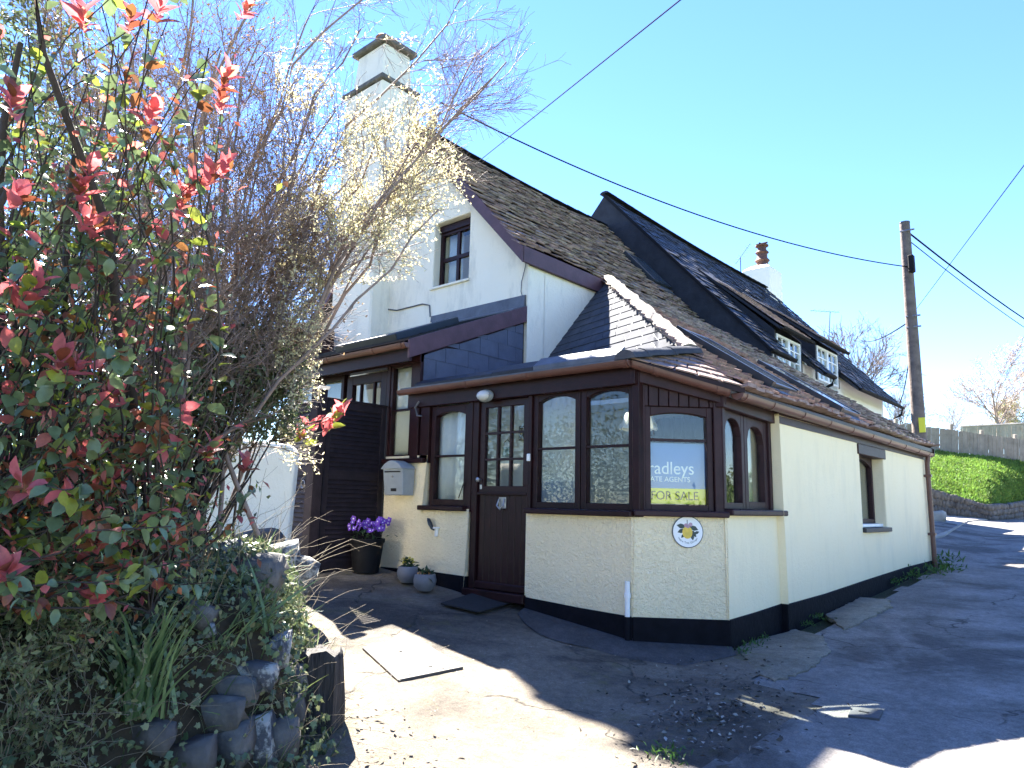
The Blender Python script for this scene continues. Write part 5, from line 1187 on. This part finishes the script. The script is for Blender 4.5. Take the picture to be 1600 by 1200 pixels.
for nd in smp.nodes:
    if nd.type == 'TEX_NOISE':
        src = nd.inputs['Vector'].links[0].from_socket; smp.links.new(src, mpn.inputs['Vector']); smp.links.new(mpn.outputs[0], nd.inputs['Vector'])
o = mbs.build('stone_block', STUMP, None, 0, True); tag(o, 'dark upright weathered block at the corner of the planted bank', 'stone')

# ================================================================== vegetation of the left bank
RED = mat('photinia_red_leaf', (.52, .15, .125), .4, .3, 18, trans=.55, island=.3, spec=.6); GRN = mat('photinia_green_leaf', (.12, .175, .08), .34, .3, 18, trans=.3, island=.35, spec=.6)
YGL = mat('photinia_yellow_leaf', (.22, .27, .04), .35, .3, 18, trans=.45, island=.3); BRZ = mat('photinia_bronze_leaf', (.22, .08, .035), .35, .3, 18, trans=.4, island=.3)
BARK = mat('shrub_bark', (.045, .034, .028), .9, .35, 8, .01, 30)
def shrub_leaves(name, mats, parent, pos, d, nrm, ln, wd, limit, tmpl=LEAF, restname='leaves'):
    """individual leaves for the ones that show largest, the rest joined"""
    dist = np.linalg.norm(pos-EYE, axis=1)/ln; order = np.argsort(dist); share = {}
    mi = rng.integers(0, len(mats), len(pos)) if not isinstance(mats, tuple) else np.zeros(len(pos), int)
    dd, ss, mm = basis(d, nrm)
    for i in order[:limit]:
        mt = mats[mi[i]]
        if mt.name not in share: share[mt.name] = fast_mesh(name, tmpl[0], tmpl[1], mt, True)
        o = bpy.data.objects.new(name, share[mt.name]); COL.objects.link(o); o.parent = parent
        M = Matrix((dd[i]*ln[i], ss[i]*wd[i], mm[i]*ln[i])).transposed().to_4x4(); M.translation = Vector(pos[i]-wl(parent)); o.matrix_local = M
    for j, mt in enumerate(mats):
        k = [i for i in order[limit:] if mi[i] == j]
        if k: V, F = instances(*tmpl, pos[k], d[k], nrm[k], ln[k], wd[k]); fobj(restname, V, F, mt, parent, True)['kind'] = 'stuff'
# --- photinia: stems to every shoot, red rosettes on the tips, green leaves below
ph = thing('photinia_shrub', (-3.7, 1.0, .9), 'large photinia shrub with glossy green leaves and red new shoots on the bank', 'shrub')
ROS = [(355, 118, 2.7), (345, 152, 2.75), (240, 172, 2.6), (300, 285, 2.7), (352, 258, 2.8), (330, 270, 2.7), (140, 265, 2.5), (150, 350, 2.6), (125, 290, 2.5), (60, 440, 2.3), (118, 572, 2.5), (172, 616, 2.8), (35, 470, 2.3),
       (330, 700, 3.3), (290, 650, 3.1), (180, 740, 2.9), (155, 845, 2.8), (105, 775, 2.5), (150, 925, 2.7), (25, 300, 2.3), (205, 25, 2.5), (385, 12, 2.9), (35, 755, 2.2), (285, 315, 2.7), (20, 150, 2.2), (130, 20, 2.4), (250, 10, 2.6),
       (385, 720, 3.6), (130, 700, 2.6), (10, 890, 2.2), (140, 340, 2.5), (95, 560, 2.4)]
TIPS = np.array([D(*r) for r in ROS]); PB = np.array([(-3.75, .75, 1.0), (-3.9, 1.1, 1.05), (-3.6, 1.5, 1.0), (-3.55, .5, 1.0)])
bases = PB[rng.integers(0, 4, len(TIPS))]
gp_ = [(int(x), int(y)) for x, y in zip(rng.uniform(-20, 340, 110), rng.uniform(-20, 930, 110))]
GT = np.array([D(x, y, 2.35+rng.random()*1.1) for x, y in gp_]); GT = GT[GT[:, 2] > .9]
ends = np.concatenate([TIPS, GT]); bases = PB[rng.integers(0, 4, len(ends))]
P, R = stems(rng, bases, ends, .007, 9, .22, .05)
mainP, mainR = stems(rng, PB, [D(35, 60, 2.6), D(120, 240, 2.9), D(60, -60, 2.5), D(15, 300, 2.4)], .032, 9, .10)
V, F = join([tubes(P, R, 4), tubes(mainP, mainR, 6)]); fobj('stem', V, F, BARK, ph, True)
pos = []; dr_ = []; nn2 = []; ln = []; 
for tip, st in zip(TIPS, P[:len(TIPS)]):
    ax = norm(norm(st[-1]-st[-3])+np.array([0, 0, .7])); k = int(rng.integers(7, 12))
    for i in range(k):
        q = 2.4*i; a1 = norm(np.cross(ax, [.3, .2, 1])); a2 = np.cross(ax, a1); sp = .35+.75*i/k
        dv = norm(ax*cos(sp)+(a1*cos(q)+a2*sin(q))*sin(sp)+rng.normal(size=3)*.12); pos.append(tip-ax*.035*i/k*2); dr_.append(dv); nn2.append(norm(ax*.8-dv*.2+rng.normal(size=3)*.15)); ln.append(rng.uniform(.045, .095))
pos, dr_, nn2, ln = map(np.array, (pos, dr_, nn2, ln)); shrub_leaves('leaf', [RED, RED, RED, BRZ], ph, pos, dr_, nn2, ln, ln*rng.uniform(.75, 1.0, len(ln)), 140)
# green leaves along all stems
k = 3600; si = rng.integers(0, len(P), k); tt = rng.uniform(.35, .98, k)*8; ii = np.minimum(tt.astype(int), 7); f = (tt-ii)[:, None]
pos = P[si, ii]*(1-f)+P[si, ii+1]*f; tg = norm(P[si, ii+1]-P[si, ii]); dr_ = norm(tg*.4+rng.normal(size=(k, 3))*.8+np.array([0, 0, -.15])); nn2 = norm(rng.normal(size=(k, 3))*.5+np.array([0, 0, 1.0])); ln = rng.uniform(.03, .078, k)
shrub_leaves('leaf', [GRN, GRN, GRN, GRN, GRN, YGL, BRZ, RED], ph, pos, dr_, nn2, ln, ln*rng.uniform(.9, 1.25, k), 160)
k = 5200; si = rng.integers(0, len(P), k); tt = rng.uniform(.25, .98, k)*8; ii = np.minimum(tt.astype(int), 7); f = (tt-ii)[:, None]
pos = P[si, ii]*(1-f)+P[si, ii+1]*f+rng.normal(size=(k, 3))*.10+FW*.12
for j, mt in enumerate((GRN, BRZ, YGL, RED)):
    q = pos[j::4] if j else pos[np.arange(k) % 4 == 0]; q = q if j in (0,) else q[:len(q)//2]
    V, F = instances(*SMALL, q, norm(rng.normal(size=q.shape)), norm(rng.normal(size=q.shape)*.6+np.array([0, 0, 1.0])), rng.uniform(.025, .055, len(q)), rng.uniform(.02, .045, len(q))); fobj('small_leaves', V, F, mt, ph, True)['kind'] = 'stuff'
# --- twiggy red-brown deciduous shrub behind it
TLF = mat('tiny_bronze_leaf', (.17, .11, .06), .6, .4, 12, trans=.35, island=.3)
def twiggy(name, label, bases, ends, seed, m, n2, n3, n4, L2, L3, L4, r0, leafm, nleaf, lsz, cat='shrub', up=.05, bias=None, sides=4, K=10, leafpart='leaves', cull=None):
    rng = np.random.default_rng(seed); bases = np.array(bases, float); ends = np.array(ends, float)
    t = thing(name, (bases[:, 0].mean(), bases[:, 1].mean(), bases[:, 2].min()), label, cat)
    P, R = stems(rng, bases, ends, r0, K, .16, .04); V, F = tubes(P, R, 6); fobj('trunk', V, F, m, t, True)
    b, rb = spawn(rng, P, R, n2, .22, 1, (.3, .8), L2, .5, 7, up, .13, bias); c, rc = spawn(rng, b, rb, n3, .12, 1, (.3, .9), L3, .55, 6, up, .15, bias); d, rd = spawn(rng, c, rc, n4, .1, 1, (.3, .9), L4, .6, 4, up, .16, bias)
    if cull:
        pxy = lambda q: np.stack([800+FPX*((q-EYE)@RT)/((q-EYE)@FW), 600-FPX*((q-EYE)@UP)/((q-EYE)@FW)], -1)
        kb_, kc_, kd_ = (cull(pxy(q)).all(1) for q in (b, c, d)); b, rb, c, rc, d, rd = b[kb_], rb[kb_], c[kc_], rc[kc_], d[kd_], rd[kd_]
    V, F = join([tubes(b, np.maximum(rb, .0032), 4), tubes(c, np.maximum(rc*.8, .0017), 3), tubes(d, np.maximum(rd*.8, .0012), 3)]); fobj('crown', V, F, m, t)
    if nleaf:
        q = np.concatenate([d.reshape(-1, 3), c[:, 2:].reshape(-1, 3)]); q = q if nleaf < 20000 else q[(((q-EYE)@RT)/((q-EYE)@FW) > -.33) & (((q-EYE)@RT)/((q-EYE)@FW)+.35*((q-EYE)@UP)/((q-EYE)@FW) < .04+.05*wav(q[:, 1]*3, q[:, 2]*3, 1.0)) & (((q-EYE)@UP)/((q-EYE)@FW) < .49) & (wav(q[:, 0]*2, q[:, 2]*2, 1.2) > -.12)]; q = q[rng.integers(0, len(q), nleaf)]
        V, F = instances(*SMALL, q, rng.normal(size=(nleaf, 3))+np.array([0, 0, .3]), rng.normal(size=(nleaf, 3)), rng.uniform(.6, 1.3, nleaf)*lsz, lsz*rng.uniform(.7, 1.1, nleaf)); fobj(leafpart, V, F, leafm, t)['kind'] = 'stuff'
    return t
c0 = D(255, 660, 4.6); c0[2] = 1.3
twiggy('bare_shrub', 'dense leafless red brown shrub of thin twigs behind the photinia', [c0+np.array([rng.normal()*.25, rng.normal()*.25, 0]) for _ in range(15)],
       [D(x, y, d) for x, y, d in [(200, 60, 4.3), (300, 20, 4.5), (400, 60, 4.7), (260, 180, 4.3), (350, 150, 4.6), (430, 170, 4.8), (460, 260, 4.9), (240, 320, 4.3), (330, 300, 4.5), (420, 330, 4.7), (470, 420, 4.9), (300, 430, 4.5), (390, 430, 4.7), (150, 200, 4.2), (100, 60, 4.2)]],
       41, TWIG_R, 14, 9, 6, .75, .38, .2, .018, TLF, 11000, .024)
# --- spring tree: thin branches with pale young leaves reaching over the gable
YLF = mat('pale_spring_leaf', (.66, .61, .37), .6, .2, 12, trans=.55, island=.25)
c1 = D(250, 640, 5.1); c1[2] = 1.2
SPR = lambda q: ((q[..., 0] < 505) | (q[..., 1] < 445)) & ((q[..., 0] < 690) | (q[..., 1] < 345))
twiggy('spring_tree', 'tall thin branched tree with pale yellow young leaves in front of the white gable', [c1+np.array([rng.normal()*.2, rng.normal()*.2, 0]) for _ in range(20)],
       [D(x, y, d) for x, y, d in [(715, 30, 5.2), (770, 140, 5.1), (640, -40, 5.3), (740, 235, 5.0), (690, 190, 5.1), (790, 115, 5.1), (735, 70, 5.2), (560, 60, 5.2), (600, 150, 5.1), (640, 250, 5.0), (680, 310, 4.9), (560, 300, 5.1), (520, 180, 5.2), (500, -20, 5.3), (480, 330, 5.2), (600, 340, 5.0), (420, 90, 5.2), (560, 380, 5.0), (500, 400, 5.0), (470, 240, 5.1)]],
       43, TWIG_R, 12, 8, 5, .72, .36, .18, .018, YLF, 24000, .021, 'tree', .03, None, 4, 12, cull=SPR)
# far upper-left crown of the same kind further back
c2 = D(150, 620, 9.5); c2[2] = 1.2
twiggy('bare_tree', 'leafless tree crown filling the sky above the photinia', [c2+np.array([rng.normal()*.4, rng.normal()*.4, 0]) for _ in range(9)],
       [D(x, y, 9.5) for x, y in [(-40, 60), (60, -40), (180, 20), (280, -60), (360, 80), (90, 200), (220, 180), (-30, 250), (420, -40)]], 47, TWIG_R, 11, 7, 4, 1.5, .75, .36, .05, TLF, 3000, .05, 'tree')
# --- evergreen hedge mass behind, with ivy
HED = mat('hedge_leaf', (.11, .14, .065), .5, .4, 4, trans=.3, island=.4)
def leaf_mass(name, label, cat, blobs, n, m, lsz, seed, tmpl=SMALL, twig=True, base=None):
    rng = np.random.default_rng(seed); ctr = np.array([b[0] for b in blobs]); rad = np.array([b[1] for b in blobs]); b0 = base if base is not None else ctr.mean(0)
    t = thing(name, b0, label, cat); w_ = rad.prod(1)**.67; bi = rng.choice(len(blobs), n, p=w_/w_.sum())
    d = norm(rng.normal(size=(n, 3))); r = rng.uniform(.45, 1.06, (n, 1))**.6*(1+.22*np.sin(d[:, :1]*7+d[:, 1:2]*5+bi[:, None])); p = ctr[bi]+d*rad[bi]*r
    p = p[p[:, 2] > gz(p[:, 0], p[:, 1])+.1]; k = len(p)
    V, F = instances(*tmpl, p, rng.normal(size=(k, 3)), rng.normal(size=(k, 3))*.6+np.array([.1, -.2, .8]), rng.uniform(.6, 1.4, k)*lsz, rng.uniform(.7, 1.2, k)*lsz*.9); fobj('foliage', V, F, m, t)['kind'] = 'stuff'
    if twig:
        e = p[rng.integers(0, k, 70)]; P, R = stems(rng, np.repeat(np.array(b0)[None], 70, 0)+rng.normal(size=(70, 3))*[.15, .15, 0], e, .012, 6, .12); V, F = tubes(P, R, 3); fobj('stem', V, F, BARK, t)
    return t
h0 = D(270, 720, 4.8); h0[2] = 1.0
leaf_mass('evergreen_hedge', 'dense green leafy hedge shrub standing beside the white garden wall', 'hedge', [(D(405, 560, 5.0), (.32, .3, .3)), (D(355, 620, 4.9), (.4, .38, .38)), (D(425, 640, 5.0), (.22, .22, .2)), (D(300, 560, 4.9), (.45, .4, .42)), (D(440, 580, 5.1), (.2, .2, .22)), (D(240, 640, 4.8), (.45, .4, .42)), (D(345, 540, 4.9), (.3, .3, .3))], 17000, HED, .036, 51, base=h0)
h1 = D(80, 800, 4.6); h1[2] = 1.0
leaf_mass('evergreen_shrub', 'dark leafy shrub on the bank filling the gaps behind the photinia', 'shrub', [(D(60, 560, 4.4), (.7, .6, .6)), (D(160, 680, 4.2), (.6, .5, .5)), (D(30, 760, 3.8), (.5, .5, .5)), (D(110, 420, 4.6), (.5, .5, .5)), (D(10, 300, 4.6), (.5, .5, .6)), (D(40, 120, 4.4), (.45, .45, .5)), (D(150, 300, 4.6), (.45, .45, .5)), (D(-20, 20, 4.3), (.4, .4, .4))], 14500, HED, .045, 52, base=h1)
# photinia shoot leaning out over the garden wall
sh = thing('photinia_shoot', D(440, 690, 5.2), 'young red and green photinia shoots leaning out over the garden wall towards the gate', 'shrub')
tp = [(520, 652, 5.2), (482, 664, 5.2), (508, 672, 5.2), (530, 645, 5.2), (470, 690, 5.2)]
P2, R2 = stems(rng, np.repeat(D(420, 690, 5.2)[None], 5, 0), [D(*q) for q in tp], .009, 6, .1); V, F = tubes(P2, R2, 4); fobj('stem', V, F, BARK, sh)
pos = []; dr_ = []
for q in tp:
    c = D(*q)
    for i in range(8): pos.append(c+rng.normal(size=3)*.02); dr_.append(norm(rng.normal(size=3)*.6+np.array([.5, .2, .8])))
pos, dr_ = np.array(pos), np.array(dr_); ln = rng.uniform(.07, .12, len(pos)); shrub_leaves('leaf', [RED, RED, YGL], sh, pos, dr_, norm(rng.normal(size=pos.shape)+np.array([0, -.5, .5])), ln, ln*.8, 60)
# --- ivy, undergrowth, dead stems over the bank face
def on_bank(n, rng, x0=-8, x1=-3.0, y0=-2.5, y1=4.8, steep=True):
    x = rng.uniform(x0, x1, n); y = rng.uniform(y0, y1, n); d = inside_dist(x, y); wgt = np.where(d > 0, np.where(d < .6, 1.0, .33), 0); k = rng.random(n) < wgt; x, y = x[k], y[k]
    e = .03; z = bank_h(x, y); nx = -(bank_h(x+e, y)-z)/e; ny = -(bank_h(x, y+e)-z)/e; nv = norm(np.stack([nx, ny, np.ones_like(nx)], 1)); return np.stack([x, y, z], 1), nv
IVL = mat('ivy_leaf', (.09, .125, .055), .45, .4, 9, trans=.15, island=.45); IVL2 = mat('ivy_pale_leaf', (.19, .21, .10), .45, .35, 9, trans=.25, island=.35)
iv = thing('ivy', (-3.6, 2.0, .3), 'ivy and small climbing leaves covering the face of the planted bank', 'ivy')
for m, n, sz, sd in [(IVL, 75000, .036, 61), (IVL2, 50000, .028, 62)]:
    rg = np.random.default_rng(sd); p, nv = on_bank(n, rg); k = len(p); p = p+nv*rg.uniform(.0, .16, (k, 1))*np.clip(wav(p[:, 0], p[:, 1], 3)[:, None]+.9, .2, 2)
    st_ = np.min(np.linalg.norm(p[:, None, :]-STC[None, :, :3], axis=2)-STC[None, :, 3], axis=1) > .0
    kp = st_ & (wav(p[:, 0]*1.0, p[:, 1]+p[:, 2], 3.3, 10, 20) > (-.55 if m is IVL else -.3)); p, nv = p[kp], nv[kp]; k = len(p)
    V, F = instances(*IVY, p, norm(rg.normal(size=(k, 3))*.7+np.array([.2, .0, -.6])), norm(nv+rg.normal(size=(k, 3))*.45), rg.uniform(.5, 1.4, k)*sz, rg.uniform(.6, 1.3, k)*sz); fobj('foliage', V, F, m, iv)['kind'] = 'stuff'
rg = np.random.default_rng(63); p, nv = on_bank(3200, rg); k = len(p)
DEAD = mat('dead_stem', (.24, .20, .14), .9, .3, 9)
ends = p+nv*rg.uniform(.1, .35, (k, 1))+rg.normal(size=(k, 3))*.22+np.array([0, 0, .12]); P, R = stems(rg, p, ends, .0024, 6, .25, .1); V, F = tubes(P, R, 3); fobj('dead_stem', V, F, DEAD, iv)['kind'] = 'stuff'
# soft grass and weeds between the ivy
rg = np.random.default_rng(64); p, nv = on_bank(9000, rg); k = len(p); GRB = mat('bank_weed_blade', (.11, .16, .06), .6, .4, 6, trans=.3, island=.4)
V, F = instances(*STRAP, p, norm(nv*.5+rg.normal(size=(k, 3))*.45+np.array([0, 0, .6])), rg.normal(size=(k, 3)), rg.uniform(.08, .26, k), .007); tag(fobj('weeds', V, F, GRB), 'thin grass and weeds growing through the ivy on the bank', 'weeds', kind='stuff')
# tangled undergrowth standing off the bank face
rg = np.random.default_rng(67); ug = thing('undergrowth', (-4.0, 1.5, .6), 'tangle of pale small leaved stems and seedlings standing in front of the ivy', 'undergrowth')
UGP = mat('undergrowth_leaf', (.17, .19, .085), .6, .35, 8, trans=.35, island=.45); SH = []
for _ in range(560):
    x, y = rg.uniform(-20, 440), rg.uniform(660, 1210)
    if x > 295 and y > 830 or x > 400 or 130 < x < 300 and y > 950 or x > 365 and y < 840: continue
    d = bank_depth(x, y, 0)
    if d: SH.append(D(x, y, d))
SH = np.array(SH); P, R = stems(rg, SH, SH+rg.normal(size=SH.shape)*.12+np.array([.14, -.05, .22]), .0028, 7, .25, .06); P2_, R2_ = spawn(rg, P, R, 4, .3, 1, (.4, 1.0), .16, .8, 5, .05, .2)
V, F = join([tubes(P, R, 3), tubes(P2_, np.maximum(R2_, .0012), 3)]); fobj('stems', V, F, DEAD, ug)['kind'] = 'stuff'
q = np.concatenate([P[:, 2:].reshape(-1, 3), P2_[:, 1:].reshape(-1, 3), P2_[:, 1:].reshape(-1, 3)]); k = len(q)
V, F = instances(*SMALL, q+rg.normal(size=q.shape)*.008, rg.normal(size=(k, 3)), rg.normal(size=(k, 3))+np.array([0, 0, .7]), rg.uniform(.5, 1.4, k)*.028, rg.uniform(.6, 1.2, k)*.024); fobj('leaves', V, F, UGP, ug)['kind'] = 'stuff'
# --- strap leaved clumps
DB = lambda x, y: D(x, y, bank_depth(x, y, 3.2))
STR = mat('strap_leaf', (.17, .27, .11), .45, .3, 7, trans=.35, island=.3)
def clump(label, base, n, ln, wd, seed, m, lean=(0, 0, 0), name='strap_leaf_clump', cat='plant', spread=.45):
    rg = np.random.default_rng(seed); base = np.array(base, float); t = thing(name, base, label, cat)
    for i in range(n):
        d = norm(np.array([rg.normal()*spread, rg.normal()*spread, 1.0])+np.array(lean)); nv = norm(np.array([d[0]*-1, d[1]*-1, .35])+rg.normal(size=3)*.3); L_ = ln*rg.uniform(.55, 1.15)
        V, F = instances(*(STRAP2 if spread < .4 else STRAP), (base+np.r_[rg.normal(size=2)*.05, 0])[None], d[None], nv[None], np.array([L_]), np.array([wd*rg.uniform(.7, 1.2)])); fobj('leaf', V, F, m, t, True)
    return t
clump('big clump of long arching strap leaves on the bank beside the stones', DB(215, 1120), 80, .50, .022, 71, STR, (.10, -.05, .2), spread=.24)
clump('small clump of strap leaves hanging over the stones below the garden wall', DB(400, 985), 26, .36, .018, 72, STR, (.2, .1, -.3))
clump('clump of strap leaves at the left edge above the dark shade of the bank', DB(85, 915), 16, .30, .02, 73, STR, (.1, 0, -.1))
clump('upright tuft of dark grass blades beside the driveway by the bank', D(478, 1085, 4.75), 30, .40, .010, 74, STR, (.12, .12, 0), 'grass_tuft', 'grass', .3)
clump('bright green broad leaved sprig among the ivy at the left', DB(45, 840), 9, .13, .04, 75, mat('bright_sprig', (.16, .33, .05), .4, .2, 8, trans=.4), (.1, 0, .2), 'leafy_sprig', 'plant', .6)
clump('tuft of narrow strap leaves among the stones lower on the bank', DB(330, 1015), 18, .28, .010, 76, STR, (.2, 0, -.1))
# --- weeds along the foot of the walls, litter
WEED = mat('wall_weed', (.06, .13, .025), .55, .3, 12, trans=.3, island=.35)
for i, (x, y, s, lab) in enumerate([(1170, 1012, .12, 'small green weed at the corner of the black plinth'), (1155, 1022, .09, 'low weed tuft in the dirt beside the porch corner'), (1275, 968, .10, 'dandelion weed against the plinth between the concrete aprons'), (1262, 978, .07, 'tiny weed in the joint by the step of the plinth'),
                        (1395, 912, .13, 'weed clump along the plinth of the lane wall'), (1425, 904, .16, 'weed clump near the downpipe'), (1455, 898, .22, 'grassy weeds at the foot of the downpipe'), (1470, 880, .28, 'tall weeds growing past the end of the lane wall'), (1482, 893, .18, 'low weeds spreading into the lane past the downpipe'), (1190, 1000, .08, 'little weed on the concrete apron edge'), (1040, 1185, .10, 'grass tuft in the loose dirt of the driveway mouth')]):
    c = onground(x, y); rg = np.random.default_rng(90+i); t = thing('weed', c, lab, 'weed', None); k = 70
    p = c+np.stack([rg.normal(size=k)*s*.6, rg.normal(size=k)*s*.6, rg.uniform(0, .5, k)*s], 1); V, F = instances(*SMALL, p, norm(rg.normal(size=(k, 3))*.7+np.array([0, 0, .7])), rg.normal(size=(k, 3))+np.array([0, 0, .5]), rg.uniform(.2, .55, k)*s, s*.2); fobj('leaves', V, F, WEED, t, True)['kind'] = 'stuff'
rg = np.random.default_rng(99)
def scatter(name, label, n, pixc, sx, sy, m, size, dens=None, flat=.6):
    pts = []
    while len(pts) < n:
        x, y = rg.normal(pixc[0], sx), rg.normal(pixc[1], sy)
        if y > 1230 or y < 920: continue
        c = onground(x, y)
        if inside_dist(c[0], c[1]) > 0: continue
        pts.append(c+np.array([0, 0, .028]))
    p = np.array(pts); k = n; V, F = instances(*SMALL, p, norm(rg.normal(size=(k, 3))*[1, 1, .25]), norm(rg.normal(size=(k, 3))*[.4, .4, .2]+np.array([0, 0, 1.0])), rg.uniform(.4, 1.3, k)*size, rg.uniform(.5, 1.3, k)*size); tag(fobj(name, V, F, m), label, 'litter', kind='stuff')
scatter('leaf_litter', 'pale stone chips and dead leaves scattered over the dirt at the driveway mouth', 190, (1100, 1115), 60, 38, mat('pale_chips', (.26, .24, .20), .9, .3, 9, island=.4), .035)
scatter('dark_litter', 'dark rotted leaves scattered where the driveway meets the lane', 420, (1120, 1105), 70, 45, mat('rotted_leaf', (.04, .032, .025), .9, .4, 9, island=.4), .04)
scatter('fallen_leaves', 'brown fallen leaves and twigs along the edge of the bank', 70, (600, 1170), 60, 45, mat('brown_leaf', (.22, .17, .10), .9, .4, 9, island=.4), .035)
scatter('grit', 'small pale grit lying on the driveway', 200, (800, 1040), 170, 70, mat('grit', (.25, .23, .20), .9, .3, 9, island=.4), .016)

# ================================================================== the far side of the lane (seen in the window reflections)
hb_ = leaf_mass('roadside_hedge', 'sunlit clipped hedge on the opposite side of the lane', 'hedge', [((3.9+.2*sin(i*1.3), -5+i*1.15, float(gz(3.5, -5+i*1.15))+.75), (.75, .85, .95)) for i in range(28)], 15000, mat('roadside_leaf', (.085, .12, .035), .6, .35, 3, trans=.3, island=.4), .13, 81, twig=False, base=(3.9, 8, .4))
MB().prism([(3.2, -14, -.9), (3.75, -14, .6), (4.4, -14, .7), (30, -14, 1.2), (30, -14, -1.5)], (0, 50, 2.0)).build('verge_bank', GRS)['kind'] = 'structure'
bare_tree('bare tree in the hedge across the lane', (6.2, -.6, .6), 6.0, 14, TWIG, .12, 10, 7, 5, 3)

leaf_mass('garden_hedge', 'tall garden hedge beyond the planted bank', 'hedge', [((-11+1.3*sin(i*2.1), -6+i*.9, 2.2+.5*sin(i*1.7)), (1.2, 1.0, 1.9)) for i in range(9)], 17000, HED, .09, 83, twig=False, base=(-11, -3, .8))
